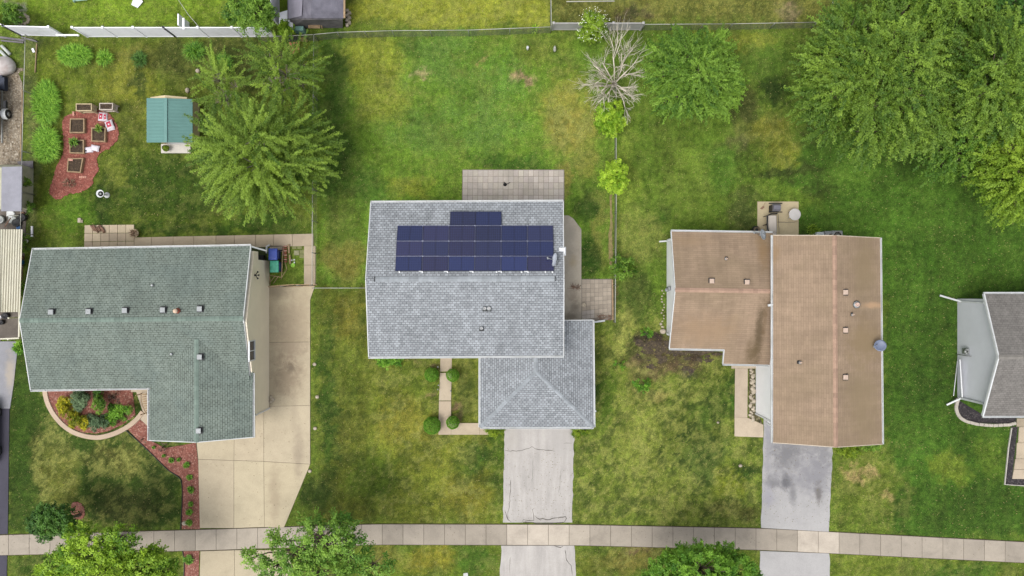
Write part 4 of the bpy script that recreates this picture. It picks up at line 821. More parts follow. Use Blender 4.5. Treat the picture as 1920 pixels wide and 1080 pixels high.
for x, y in ((38,436),(33,580),(-40,436),(-40,580)): mb = MB(); mb.beam(P(x,y,0)+V((-.4,0,0)), P(x,y,0)+V((-.4,0,2.3)), .1, .1); obj('post', mb, M['vinyl'], n2)

# ------------------------------------------------------------------ plants
def leaf_obj(name, C_, Nn, Dd, L_, Wd, tone, m, parent=None, origin=(0,0,0)):
    """C centres, N normals, D leaf directions, L lengths, W widths (numpy) -> one mesh of bent leaf quads"""
    Dd = Dd/np.linalg.norm(Dd, axis=1, keepdims=True); Nn = Nn-(Nn*Dd).sum(1, keepdims=True)*Dd; Nn /= np.linalg.norm(Nn, axis=1, keepdims=True)+1e-9
    T = np.cross(Nn, Dd); L_ = L_[:, None]; Wd = Wd[:, None]; off = np.array(wloc(parent) if parent else origin)
    a = C_-Dd*L_/2-off; b = C_+T*Wd/2+Nn*Wd*.15-off; c = C_+Dd*L_/2-Nn*L_*.12-off; d = C_-T*Wd/2+Nn*Wd*.15-off
    co = np.stack([a, b, c, d], 1).reshape(-1, 3); n = len(C_); fc = np.arange(n*4).reshape(n, 4)
    me = bpy.data.meshes.new(name); fast_mesh(me, co, fc); at = me.attributes.new('Col', 'FLOAT_COLOR', 'FACE')
    cc = np.ones((n, 4)); cc[:, :3] = np.clip(tone, 0, 1)[:, None]; at.data.foreach_set('color', cc.reshape(-1).astype(np.float32)); me.materials.append(m)
    o = link(bpy.data.objects.new(name, me))
    if parent: o.parent = parent
    else: o.location = origin
    return o
def rdir(n, up=0.0):
    v = RNG.normal(size=(n, 3)); v[:, 2] = np.abs(v[:, 2])*(1) if up else v[:, 2]; v /= np.linalg.norm(v, axis=1, keepdims=True); return v
def sprays(lobes, dens, slen, swid, per, leaf, style, centre, droop=.15, up=.5):
    """lobes: (centre xyz, radii rx ry rz). Returns arrays for leaf_obj and spray base points"""
    Cs, Ns, Ds, Ls, Ws, Ts, bases = [], [], [], [], [], [], []
    for (c, r) in lobes:
        c = np.array(c); r = np.array(r); area = 2*math.pi*((r[0]*r[1])**.8+2*(r[0]*r[2])**.8)/3*1.3; n = int(area*dens)
        d = rdir(n); d[:, 2] = np.where(RNG.random(n) < .85, np.abs(d[:, 2]), -np.abs(d[:, 2])*.7)
        depth = 1-RNG.random(n)**1.6*.4
        base = c+d*r*depth[:, None]*.92; out = d*1.0; gl = base-centre; gl /= np.linalg.norm(gl, axis=1, keepdims=True)+1e-6
        dr = out*.6+gl*.7+RNG.normal(size=(n, 3))*.28; dr[:, 2] = dr[:, 2]*.35+RNG.normal(size=n)*.12-droop*.5; dr /= np.linalg.norm(dr, axis=1, keepdims=True)
        up_ = np.array([0, 0, 1.0])*up+out*(1-up)+RNG.normal(size=(n, 3))*.15
        sl = slen*RNG.uniform(.45, 1.3, n); lt_ = RNG.normal(-.06, .17); tone = np.clip(RNG.normal(.5+lt_, .22, n)+.12*(d[:, 2]-.5), 0, 1)
        bases.append(np.concatenate([base, c[None].repeat(n, 0)], 1))
        t = RNG.random((n, per)); side = RNG.normal(size=(n, per))*.5
        if style == 'feather': w = swid*(1-t*.75); t2 = t
        else: w = swid*np.ones_like(t)*np.sqrt(np.clip(1-(2*t-1)**2*.8, .1, 1)); t2 = t
        S_ = np.cross(up_, dr); S_ /= np.linalg.norm(S_, axis=1, keepdims=True)+1e-6
        P_ = base[:, None]+dr[:, None]*(t2*sl[:, None])[..., None]+S_[:, None]*(side*w)[..., None]+RNG.normal(size=(n, per, 3))*leaf*.35
        P_[..., 2] -= (t2**2)*sl[:, None]*droop
        ld = dr[:, None]*.8+S_[:, None]*np.sign(side)[..., None]*.8+RNG.normal(size=(n, per, 3))*.35
        nn = up_[:, None]+RNG.normal(size=(n, per, 3))*.32
        k = n*per; Cs.append(P_.reshape(k, 3)); Ns.append(nn.reshape(k, 3)); Ds.append(ld.reshape(k, 3))
        Ls.append(leaf*RNG.uniform(.7, 1.3, k)); Ws.append(leaf*RNG.uniform(.4, .7, k)); Ts.append((tone[:, None]+RNG.normal(size=(n, per))*.12).reshape(k))
    return [np.concatenate(x) for x in (Cs, Ns, Ds, Ls, Ws, Ts)], np.concatenate(bases)
def limb(mb, a, b, r0, r1, sag=.1, n=4, m=0):
    a, b = V(a), V(b); L = (b-a).length; pts = []
    for i in range(n+1): t = i/n; p = a.lerp(b, t)+V((random.uniform(-1,1), random.uniform(-1,1), random.uniform(-.5,1)))*L*.05*math.sin(math.pi*t); p.z += sag*L*math.sin(math.pi*t); pts.append(p)
    mb.tube(pts, [r0+(r1-r0)*i/n for i in range(n+1)], 6 if r0 > .03 else 4)
def tree(label, trunk_px, lobes_px, m, fork=.35, r=.22, dens=5, slen=.7, swid=.16, per=26, leaf=.13, style='fine', droop=.2, bark=None, group=None, name='tree', twigs=120, cat='tree', up=.55, zmul=1.0):
    """lobes_px: (px, py, z, rx_px, ry_px, rz) crown lobes as seen in the photograph, at their own height"""
    base = P(*trunk_px); t = thing(name, label, cat, base, group); L = []
    for (x, y, z, rx, ry, rz) in lobes_px:
        k = S*(H-z)/H; L.append((P(x, y, z), (rx*k, ry*k, rz)))
    ctr = np.mean([np.array(c) for c, _ in L], axis=0); ctr[2] *= .7
    arr, bases = sprays(L, dens, slen, swid, per, leaf, style, ctr, droop, up)
    leaf_obj('crown', *arr, m, t)
    mb = MB(); zt = min(c[2] for c, _ in L)*fork+.3; top = V((base.x*.75+ctr[0]*.25, base.y*.75+ctr[1]*.25, zt))
    mb.tube([base-V((0,0,.1)), base+V((0,0,.12)), base.lerp(top, .5), top], [r*1.35, r*1.05, r*.9, r*.8], 9)
    for c, rr in L: limb(mb, top, V(c)-V((0,0,rr[2]*.25)), r*.5, r*.16, .06, 5)
    idx = RNG.choice(len(bases), min(twigs, len(bases)), replace=False)
    for i in idx: b = bases[i]; limb(mb, b[3:6]-np.array([0,0,.3]), b[:3], r*.12+.01, .012, .05, 3)
    obj('trunk', mb, bark or M['bark'], t); return t
def lobes(cx, cy, rx, ry, z, n, lr, rz, zdrop=2.0, seed=0):
    """fill an elliptical crown with smaller lobes on a dome"""
    rr = random.Random(seed); out = []; k = 0; ga = 2.39996
    for i in range(n):
        f = math.sqrt((i+.5)/n); a = i*ga+rr.uniform(-.3, .3); s = lr*rr.uniform(.8, 1.2)
        out.append((cx+rx*f*math.cos(a), cy+ry*f*math.sin(a), z-zdrop*f*f+rr.uniform(-.8, .6), s, s*rr.uniform(.85, 1.15), rz*rr.uniform(.8, 1.2)))
    return out
LF = {}
LF['yg'] = leafmat('leaf_yellow_green', rgb(70,102,28,1.0), rgb(150,178,66,1.0)); LF['mid'] = leafmat('leaf_mid_green', rgb(64,104,28,1.0), rgb(136,172,62,1.0))
LF['right'] = leafmat('leaf_locust', rgb(66,100,28,1.0), rgb(136,166,60,1.0)); LF['bright'] = leafmat('leaf_bright_lime', rgb(104,148,24,1.0), rgb(182,212,66,1.0))
LF['dark'] = leafmat('leaf_dark', rgb(44,84,28,1.0), rgb(98,140,56,1.0)); LF['maple'] = leafmat('leaf_maple', rgb(84,126,28,1.0), rgb(164,196,56,1.0)); LF['maple2'] = leafmat('leaf_maple_pale', rgb(76,120,36,1.0), rgb(146,182,72,1.0))
LF['oak'] = leafmat('leaf_rounded', rgb(60,110,28,1.0), rgb(134,178,58,1.0)); LF['blade'] = leafmat('blade_green', rgb(78,132,30,1.0), rgb(164,208,74,1.0)); LF['blue'] = leafmat('leaf_grey_green', rgb(84,112,78,1.0), rgb(142,166,124,1.0))
LF['box'] = leafmat('leaf_boxwood', rgb(66,118,28,1.0), rgb(140,188,62,1.0)); LF['yew'] = leafmat('leaf_yew', rgb(70,104,18,1.0), rgb(150,170,40,1.0)); LF['gold'] = leafmat('leaf_gold', rgb(100,118,18,1.0), rgb(206,196,44,1.0)); LF['far'] = leafmat('leaf_rightlime', rgb(92,126,26,1.0), rgb(154,182,58,1.0))

# big feathery tree over the fence of the left yard
tree('huge feathery light green tree between the teal shed and the long fence', (520,300), [(482.8, 307.6, 6.0, 40.8, 37.4, 1.6), (439.8, 292.1, 5.2, 32.3, 30.6, 1.2), (422.6, 257.3, 4.8, 28.9, 28.9, 1.0), (534.4, 299.9, 5.6, 35.7, 30.6, 1.2), (573.1, 268.9, 4.8, 27.2, 22.1, 0.9), (491.4, 257.3, 6.6, 42.5, 34.0, 1.5), (439.8, 330.8, 4.4, 30.6, 23.8, 0.9), (482.8, 357.9, 4.2, 34.0, 20.4, 0.8), (525.8, 342.4, 4.8, 28.9, 27.2, 1.0), (418.3, 288.3, 4.2, 22.1, 20.4, 0.8), (538.7, 253.4, 5.6, 32.3, 28.9, 1.0), (577.4, 299.9, 4.2, 22.1, 15.3, 0.7), (448.4, 272.8, 6.2, 28.9, 25.5, 1.2), (517.2, 284.4, 5.0, 51.0, 45.9, 1.2), (474.2, 323.1, 4.6, 51.0, 39.1, 1.2), (551.6, 276.6, 4.2, 39.1, 37.4, 1.0), (500.0, 330.8, 5.0, 37.4, 30.6, 1.1), (551.6, 330.8, 4.0, 25.5, 18.7, 0.7)],
 LF['yg'], r=.3, dens=5.2, slen=1.75, swid=.22, per=210, leaf=.092, style='feather', droop=.12, bark=M['barkpale'], up=.8, twigs=90)
tree('feathery tree in the fence corner, in front of the orange board', (530,190), [(535,140,4.0,34,30,.9),(505,115,3.6,24,22,.7),(560,125,3.4,22,20,.7),(515,160,4.2,24,22,.8),(565,155,3.4,20,18,.7),(525,100,3.4,12,16,.5)],
 LF['yg'], r=.13, dens=5, slen=1.5, swid=.2, per=160, leaf=.08, style='feather', droop=.1, bark=M['barkpale'], up=.8)
tree('narrow feathery tree at the top left of the huge feathery tree', (440,205), [(412,150,3.2,20,24,.7),(420,185,3.6,24,24,.8),(440,165,3.0,14,18,.6),(405,130,2.8,14,14,.5)],
 LF['yg'], r=.11, dens=5, slen=1.3, swid=.18, per=150, leaf=.08, style='feather', droop=.1, bark=M['barkpale'], up=.8)
tree('round dark green tree overhanging the white vinyl fence', (485,38), lobes(472,10,34,36,4.4,12,17,.8,1.0,3), LF['mid'], r=.16, dens=9, slen=.45, swid=.16, per=34, leaf=.12, droop=.2)
tree('round green tree on the lawn just right of the bare tree', (1288,165), lobes(1302,140,74,66,5.6,26,24,1.0,2.2,5), LF['mid'], r=.24, dens=8.5, slen=.75, swid=.16, per=60, leaf=.1, style='feather', droop=.2, twigs=200)
# the grove at the right
tree('largest spreading tree of the grove in the upper right', (1610,235), lobes(1655,150,140,125,8.6,46,34,1.5,3.2,8)+[(1525,170,6.0,30,34,1.1),(1530,120,6.2,30,30,1.1),(1550,235,5.4,26,24,1.0),(1660,265,5.6,34,22,1.0),(1700,265,5.4,30,20,1.0)], LF['right'], r=.42, dens=4.4, slen=.95, swid=.19, per=70, leaf=.115, style='feather', droop=.2, twigs=260, up=.65, group=None)
tree('tall bright tree in the middle of the grove at the right edge', (1820,200), lobes(1868,150,70,96,9.0,26,32,1.4,2.8,9), LF['right'], r=.36, dens=4.4, slen=.95, swid=.19, per=70, leaf=.115, style='feather', droop=.2, up=.65)
tree('duller green tree in the hollow below the grove\'s big trees', (1780,262), lobes(1815,268,78,64,5.6,20,28,1.1,2.0,10)+[(1880,320,4.8,36,36,1.0)], LF['mid'], r=.3, dens=4.6, slen=.85, swid=.18, per=62, leaf=.11, style='feather', droop=.25, up=.6)
tree('yellow green tree at the lower end of the grove on the right edge', (1850,315), lobes(1912,325,56,74,7.2,18,28,1.2,2.6,11), LF['far'], r=.3, dens=4.6, slen=.95, swid=.2, per=70, leaf=.115, style='feather', droop=.25, up=.6)
tree('dark tree at the top of the grove, against the top edge', (1740,40), lobes(1760,-10,110,50,7.4,22,34,1.3,2.6,12), LF['right'], r=.32, dens=4.0, slen=.9, swid=.18, per=60, leaf=.115, style='feather', droop=.2)
tree('deep green tree in the top right corner', (1850,50), lobes(1905,10,60,50,6.4,14,34,1.3,2.2,13), LF['dark'], r=.3, dens=4.0, slen=.85, swid=.18, per=60, leaf=.115, style='feather', droop=.2)
# street trees along the bottom
tree('small dark green tree beside the little red mulch ring', (150,965), lobes(102,977,32,24,3.8,10,15,.7,1.0,14), LF['dark'], r=.12, dens=11, slen=.35, swid=.16, per=34, leaf=.12, droop=.2)
tree('bright clumpy street tree at the bottom left over the sidewalk', (230,1010), [(175,1030,6.0,42,34,1.2),(225,1015,5.8,28,28,1.0),(140,1050,5.2,34,26,1.0),(200,1070,6.0,46,30,1.2),(110,1060,4.8,24,22,.9),(225,1050,5.6,24,24,.9),(150,1005,4.8,22,18,.8),(95,1085,4.6,28,24,.9),(270,1060,5.4,34,30,1.1),(300,1075,5.0,30,26,1.0),(250,1095,5.6,40,24,1.1),(285,1040,4.8,22,16,.8)],
 LF['maple'], r=.26, dens=7, slen=.5, swid=.22, per=42, leaf=.15, droop=.3, up=.4)
tree('open branched maple with see-through twigs over the sidewalk beside the cream driveway', (600,1000), [(610,1010,6.4,48,36,1.2),(560,1040,6.2,38,28,1.1),(650,1040,6.0,44,34,1.1),(520,1060,5.4,32,24,.9),(700,1060,5.2,30,26,.9),(600,1075,6.4,60,30,1.3),(640,985,5.4,26,20,.8),(515,1015,4.6,18,14,.6),(480,1045,4.4,16,14,.6),(585,985,5.0,18,12,.6)],
 LF['maple2'], r=.22, dens=5.2, slen=.65, swid=.2, per=34, leaf=.15, droop=.3, up=.5, twigs=200)
tree('dense dark leaved street tree cut by the bottom edge, between the gray and brown houses', (1300,1040), [(1315,1068,5.6,66,40,1.4),(1252,1070,4.8,40,28,1.0),(1375,1068,4.8,42,30,1.0),(1310,1040,4.8,44,20,.9),(1236,1092,4.6,40,28,1.0),(1400,1092,4.4,36,26,.9),(1355,1036,4.4,28,16,.7),(1275,1040,4.4,26,16,.7),(1310,1110,5.4,90,40,1.4)],
 LF['oak'], r=.26, dens=11, slen=.32, swid=.18, per=44, leaf=.12, droop=.3, up=.4)
# lime shrubs, blossoming shrub
def shrub(label, x, y, rpx, h, m, cat='shrub', n=9, leaf=.11, dens=14, per=26, name='shrub', group=None, ry=None, slen=.25, up=.4, seed=1, off=(0,0)):
    k = rpx; ry = ry or rpx; return tree(label, (x, y), [(a, b, z, c, d, e) for a, b, z, c, d, e in lobes(x+off[0], y+off[1], k*.68, ry*.68, h*.78, n, k*.36, h*.28, h*.3, seed)], m, r=.03+h*.012, dens=dens, slen=slen, swid=.1, per=per, leaf=leaf, droop=.15, name=name, twigs=18, cat=cat, group=group, up=up)
shrub('lime green shrub below the bare tree on the fence line', 1144, 222, 31, 2.2, LF['bright'], seed=2, n=12)
shrub('lime green shrub standing alone on the fence line above the patio', 1150, 332, 30, 2.2, LF['bright'], seed=3, n=12)
shrub('loose mid green bush on the fence line next to the paver patio', 1166, 503, 24, 1.4, LF['mid'], seed=4, dens=8)
fl = shrub('green shrub sprinkled with white blossom in front of the grey board fence', 1112, 52, 30, 2.4, LF['far'], seed=5, n=10)
c0 = P(1112, 46, 2.2); nb = 150; d = rdir(nb, 1); pts = np.array(c0)+d*np.array([1.15,1.2,.7])*RNG.uniform(.8, 1.1, (nb, 1)); pts[:, 2] -= .3
LF['bloom'] = leafmat('white_bloom', rgb(235,238,215,1.0), rgb(250,250,240,1.0), .2); leaf_obj('blossom', pts, d*0+np.array([0,0,1.0])+RNG.normal(size=(nb,3))*.3, rdir(nb), np.full(nb,.07), np.full(nb,.06), RNG.random(nb), LF['bloom'], fl)
shrub('bright lime bush in front of the white board by the grey shed', 537, 55, 14, 1.6, LF['bright'], seed=6, n=7, dens=18)
shrub('shrub by the white vinyl fence corner at the top left', 22, 26, 20, 1.8, LF['mid'], seed=7)
shrub('weedy bush against the far left wall of the green-roofed house', 36, 652, 9, 1.0, LF['blade'], seed=8, n=5, dens=20)

# bare tree: silvery branches only
def bare_tree():
    t = thing('bare_tree', 'leafless silvery tree with fine bare twigs on the fence line', 'tree', P(1148,165)); mb = MB(); rr = random.Random(5)
    def grow(p, d, L, r, lev):
        q = p+d*L; mid = p.lerp(q, .5)+V((rr.uniform(-1,1), rr.uniform(-1,1), rr.uniform(-1,1)))*L*.06
        mb.tube([p, mid, q], [r, r*.85, r*.65], 6 if r > .02 else 3)
        if lev == 0: return
        k = 4 if lev > 1 else 4
        for i in range(k):
            f = rr.uniform(.25, 1.0); nd = (d+V((rr.uniform(-1,1), rr.uniform(-1,1), rr.uniform(-.5,.5)))*.62).normalized(); grow(p.lerp(q, f), nd, L*rr.uniform(.5,.8), max(r*.5, .008), lev-1)
    b = P(1148,165); f = V((b.x, b.y, 1.0)); mb.tube([b, f], [.12,.1], 8)
    for (x, y, z) in ((1148,72,4.6),(1180,84,4.4),(1116,92,4.4),(1108,122,3.8),(1190,118,3.8),(1112,180,3.0),(1130,190,3.0),(1188,180,3.0),(1172,190,3.0),(1100,160,3.0)):
        e = P(x, y, z); d = e-f; grow(f, d.normalized(), d.length*.62, .055, 3)
    obj('branches', mb, M['silver'], t)
bare_tree()

# arching blade plants (daylilies, hostas)
def blades(name, label, x, y, rx, ry, h, n, cat='plant', m=None, w=.035, L=.42, group=None, rad=False):
    base = P(x, y); t = None; ang = RNG.random(n)*2*math.pi; rr = np.sqrt(RNG.random(n))
    if rad: rr = rr*.3
    bx = base.x+rr*np.cos(ang)*rx*S; by = base.y+rr*np.sin(ang)*ry*S; a2 = ang+RNG.normal(size=n)*(.5+1.6*(1-rr)); ll = L*RNG.uniform(.6, 1.2, n)
    hh = h*RNG.uniform(.65, 1.1, n); segs = 4; co = []; W2 = w*RNG.uniform(.7, 1.2, n)/2; px_, py_ = -np.sin(a2), np.cos(a2)
    for s in range(segs+1):
        f = s/segs; xx = bx+np.cos(a2)*ll*f**1.3; yy = by+np.sin(a2)*ll*f**1.3; zz = hh*np.sin(f*math.pi*.72); ww = W2*(1-f)**.5 if s < segs else W2*.1
        co.append(np.stack([xx-px_*ww, yy-py_*ww, zz], 1)); co.append(np.stack([xx+px_*ww, yy+py_*ww, zz], 1))
    co = np.stack(co, 1); k = 2*(segs+1); vs = co.reshape(-1, 3)-np.array(base); F = []
    i0 = np.arange(n)*k
    for s in range(segs): F.append(np.stack([i0+2*s, i0+2*s+1, i0+2*s+3, i0+2*s+2], 1))
    F = np.concatenate(F); me = bpy.data.meshes.new(name); fast_mesh(me, vs, F); at = me.attributes.new('Col', 'FLOAT_COLOR', 'FACE')
    tn = np.tile(np.clip(RNG.normal(.42, .33, n), 0, 1), segs); cc = np.ones((len(F), 4)); cc[:, :3] = tn[:, None]; at.data.foreach_set('color', cc.reshape(-1).astype(np.float32))
    me.materials.append(m or LF['blade']); o = link(bpy.data.objects.new(name, me)); o.location = base; return set_props(o, label, cat, group)
blades('daylily_clump', 'wide daylily clump nearest the white fence', 147, 107, 27, 15, .55, 1300); blades('daylily_clump', 'small grassy clump just right of the wide daylily clump', 200, 111, 11, 9, .4, 260, L=.4)
blades('daylily_clump', 'small round grassy clump alone in the middle of the top lawn', 266, 113, 9, 9, .4, 240, L=.42, m=LF['dark']); blades('hosta', 'grassy clump near the fence above the small white stones', 368, 99, 14, 11, .45, 340, L=.5, m=LF['oak'])
blades('hosta', 'broad leaved clump hidden at the top of the narrow feathery tree', 420, 122, 14, 13, .45, 340, L=.5, m=LF['oak'])
blades('daylily_clump', 'upper of the two large daylily clumps beside the left fence', 94, 196, 19, 36, .6, 1700, L=.5); blades('daylily_clump', 'lower of the two large daylily clumps beside the left fence', 94, 273, 19, 28, .6, 1400, L=.5)
# clipped boxwoods along the front walk
def box(label, x, y, rpx, h, group=None):
    t = thing('boxwood', label, 'shrub', P(x, y), group); r = rpx*S; n = int(6500*(rpx/14)**2); d = rdir(n); d[:, 2] = np.abs(d[:, 2])-.35; d /= np.linalg.norm(d, axis=1, keepdims=True)
    lump = 1+.035*np.sin(d[:, 0]*7+x)*np.cos(d[:, 1]*6+y)
    c = np.array([P(x,y).x, P(x,y).y, h*.5])+d*np.array([r, r, h*.55])*lump[:, None]*RNG.uniform(.9, 1.02, (n, 1)); c[:, 2] = np.maximum(c[:, 2], .02)
    leaf_obj('crown', c, d+RNG.normal(size=(n,3))*.5, rdir(n), np.full(n,.055), np.full(n,.035), np.clip(RNG.normal(.45,.2,n), 0, 1), LF['box'], t); mb = MB(); mb.tube([P(x,y), P(x,y,h*.5)], [.05,.03], 6)
    for i in range(10): a = i*.628; limb(mb, P(x,y,.15), P(x,y,h*.5)+V((math.cos(a)*r*.7, math.sin(a)*r*.7, .1)), .02, .008)
    obj('stem', mb, M['bark'], t)
box('clipped round boxwood left of the front walk, nearer the gray house', 811, 701, 13, 1.0); box('clipped round boxwood right of the front walk, nearer the gray house', 850, 702, 12, 1.0)
box('largest clipped round boxwood, left of the front walk at its lower end', 812, 795, 16, 1.15); box('clipped round boxwood in the elbow of the front walk', 850, 790, 12, .95)
shrub('low yew hedge under the eave at the left of the gray house', 722, 672, 22, 1.0, LF['box'], ry=12, seed=21, n=8, leaf=.08, dens=24); shrub('low green bush under the eave, right of the yew hedge', 748, 676, 12, .8, LF['box'], ry=9, seed=22, n=5, leaf=.08, dens=24)
shrub('yew bush at the left side of the grey driveway, against the garage', 928, 804, 20, 1.0, LF['yew'], ry=11, seed=23, n=8, leaf=.08, dens=24); shrub('yew bush at the right side of the grey driveway, against the garage', 1090, 804, 20, 1.0, LF['yew'], ry=11, seed=24, n=8, leaf=.08, dens=24)
shrub('bright low shrub under the front edge of the brown roof', 1592, 840, 28, 1.1, LF['yew'], ry=12, seed=25, n=8, dens=16, leaf=.09); shrub('low shrub at the right front corner of the brown house', 1635, 836, 18, .9, LF['mid'], ry=9, seed=26, n=6, dens=16, leaf=.09)
shrub('dark low mound in the lawn below the bare soil patch', 1201, 722, 17, .5, LF['box'], ry=12, seed=27, n=6, dens=18, leaf=.09); shrub('small low mound at the left of the bare soil patch', 1163, 682, 9, .4, LF['box'], seed=28, n=5, dens=18, leaf=.09); shrub('weed clump growing at the corner of the small brown section', 1214, 624, 10, .4, LF['box'], ry=7, seed=29, n=5, dens=14, leaf=.09)
# shrubs in the curved bed
for args in (('yellow flowered shrub at the left of the curved bed',122,762,15,.9,LF['gold'],31),('yellow flowered shrub at the lower left of the curved bed',138,783,15,.8,LF['gold'],32),('small yellow edged shrub at the bottom of the curved bed',157,792,11,.6,LF['gold'],33),
  ('silvery green round shrub, largest in the curved bed',152,752,17,.9,LF['blue'],34),('mid green round shrub in the middle of the curved bed',186,757,16,.8,LF['mid'],35),('grey green mound at the front of the curved bed',176,793,15,.6,LF['blue'],36),
  ('pale green mound right of the grey green mound',193,790,13,.6,LF['blue'],37),('dark green shrub at the right front of the curved bed',208,786,12,.7,LF['box'],38),('dark green shrub in the right half of the curved bed',218,767,14,.8,LF['box'],39),('low rounded green shrub beside the entry path',233,777,15,.7,LF['box'],40),
  ('dark shrub tucked under the eave above the curved bed',184,733,9,.7,LF['dark'],41),('small dark shrub under the eave, left of the other one',152,731,7,.6,LF['dark'],42)):
    shrub(args[0], args[1], args[2], args[3]*1.15, args[4], args[5], seed=args[6], n=8, dens=34, leaf=.075, slen=.2)
LF['purple'] = leafmat('leaf_purple_brown', rgb(84,66,58,1.0), rgb(140,116,96,1.0))
for lab, x, y, r_, h_ in (('purple brown twiggy shrub at the back of the curved bed',214,745,14,.6),('spreading dark twiggy plant at the garage corner bed',306,838,10,.4),('small dark twiggy plant under the garage wing edge',268,823,6,.3)): shrub(lab, x, y, r_, h_, LF['purple'], seed=int(x), n=5, dens=9, leaf=.07, slen=.16)
for i, (x, y, r_) in enumerate(((290,838,3),(309,854,3.5),(323,862,5.5),(337,861,4),(351,871,6.5),(357,894,6),(359,917,7),(359,944,5),(357,959,7),(356,979,6.5),(355,1048,10))):
    blades('mulch_plant', 'small green tuft in the long red mulch bed' if i < 10 else 'green tuft in the short mulch bed below the sidewalk', x, y, r_*.7, r_*.7, .22, int(16*r_), L=.014*r_+.04, w=.05, group='tufts in the long red mulch bed' if i < 10 else None, m=LF['box'])
blades('weed_patch', 'little tuft of weeds at the foot of the board fence post', 1003, 56, 5, 5, .3, 60, L=.2, w=.05, m=LF['bright'])
blades('flower_clump', 'pale flowered clump beside the air conditioner', 1522, 432, 10, 8, .5, 90, L=.25, w=.05, m=LF['far'])
# weeds growing through the left fence
for i, (x, y, r_) in enumerate(((53,342,8),(58,388,7),(46,448,8),(45,466,7),(47,530,6),(41,543,6))): shrub(['leafy weed leaning over the cream shed wall','leafy weed at the lower corner of the cream shed','upper vine on the fence beside the canopy','lower vine on the fence beside the canopy','vine behind the wire basket by the canopy','low weed below the wire basket'][i], x, y, r_, 1.3, LF['mid'], cat='weed', seed=50+i, n=4, dens=10, name='weed')

# ------------------------------------------------------------------ fences
def chain_fence(label, pts, h=1.15, post_every=2.4, slope=None):
    base = P(*pts[0]); t = thing('chain_link_fence', label, 'fence', base); wires = MB(); rail = MB()
    for a, b in zip(pts[:-1], pts[1:]):
        A, B = P(*a), P(*b); d = (B-A).normalized(); L = (B-A).length; z = V((0,0,1))
        rail.tube([A+z*h, B+z*h], .022, 6); n = int(L/.11); nrm = V((-d.y, d.x, 0))*.0025
        for sgn in (1, -1):
            for i in range(-int(h/.11), n+1):
                s0, s1 = i*.11, i*.11+h; z0, z1 = (.03, h-.02) if sgn > 0 else (h-.02, .03)
                if s0 < 0: z0 += (z1-z0)*(-s0/h); s0 = 0
                if s1 > L: z1 -= (z1-z0)*((s1-L)/(s1-s0)); s1 = L
                if s1-s0 < .05: continue
                p, q = A+d*s0+z*z0, A+d*s1+z*z1; u = z*.003; wires.add([p-u-nrm, p+u+nrm, q+u+nrm, q-u-nrm], [(0,1,2,3)])
        k = max(1, round(L/post_every))
        for i in range(k+(1 if b == pts[-1] else 0)): pm = MB(); p = A+d*(L*i/k); pm.tube([p, p+z*(h+.05)], .03, 8); obj('post', pm, M['galv'], t)
    obj('rail', rail, M['galvpale'], t); obj('mesh', wires, M['wire'], t); return t
M['wire'] = mat('wire_grey', rgb(118,120,106), .6, .1, 4, 30, metal=.2)
M['galvpale'] = mat('rail_pale', rgb(205,205,196), .5, .08, 4, 30, metal=.2)
chain_fence('long chain link fence running down beside the huge feathery tree to the path', [(597,76),(595,300),(594,534)], 1.2)
chain_fence('short chain link fence running left from the gray house to the driveway path', [(594,540),(690,540)], 1.1)
chain_fence('chain link fence along the top of the middle yard, ending at the grey board fence', [(597,76),(640,72),(740,69),(880,68),(1032,62)], 1.2)
chain_fence('short dark chain link fence behind the orange board in the corner', [(492,79),(545,79),(597,76)], 1.2)
chain_fence('chain link fence right of the grey board fence, to the trees', [(1203,57),(1365,56),(1520,53)], 1.15)
chain_fence('chain link fence running off the top edge from the board fence', [(1032,60),(1031,-60)], 1.15)
chain_fence('chain link fence running off the top edge beside the grove', [(1548,50),(1547,-60)], 1.15)
chain_fence('low chain link fence between the middle yard and the brown house yard', [(1152,160),(1152,400),(1150,603)], .9)
chain_fence('left boundary chain link fence from the white fence down past the green house', [(72,78),(69,180),(66,290),(63,440),(52,545)], 1.35, 2.8)
# wooden boards at the foot of the left fence
def simple(name, label, cat, build, m, loc, group=None):
    mb = MB(); build(mb); o = obj(name, mb, m, origin=loc); return set_props(o, label, cat, group)
# vinyl fences
def vinyl(label, pts, h=1.8, m=None):
    t = thing('privacy_fence', label, 'fence', P(*pts[0])); z = V((0,0,1))
    for a, b in zip(pts[:-1], pts[1:]):
        A, B = P(*a), P(*b); L = (B-A).length; k = max(1, round(L/2.4)); d = (B-A)/k
        for i in range(k):
            p, q = A+d*i, A+d*(i+1); mb = MB(); mb.beam(p+z*h*.5, q+z*h*.5, .035, h-.2); n = int(d.length/.15)
            for j in range(n): c = p.lerp(q, (j+.5)/n); mb.beam(c+z*.1, c+z*(h-.1), .012, .05) if False else mb.box(c+z*h*.5, (.012,.045,h-.24), math.atan2(d.y, d.x))
            mb.beam(p+z*(h-.06), q+z*(h-.06), .06, .1); mb.beam(p+z*.08, q+z*.08, .06, .1); obj('panel', mb, m or M['vinyl'], t)
        for i in range(k+1): pm = MB(); p = A+d*i; pm.box(p+z*(h/2), (.12,.12,h+.06), bev=.01); pm.box(p+z*(h+.05), (.16,.16,.04), bev=.015); obj('post', pm, m or M['vinyl'], t)
    return t
vinyl('long white vinyl privacy fence along the top of the left yard', [(165,69),(330,69),(515,69)])
vinyl('short white vinyl fence at the top left corner, left of the gate gap', [(-30,28),(40,66),(122,68)])
vinyl('white vinyl fence running off the top edge beside the round dark tree', [(524,48),(523,-60)])
g_ = vinyl('low weathered grey board fence behind the bare tree', [(1036,56),(1200,56)], 1.3, mat('grey_boards', rgb(196,194,194), .8, .06, 2, 16, dirt=rgb(150,148,140)))
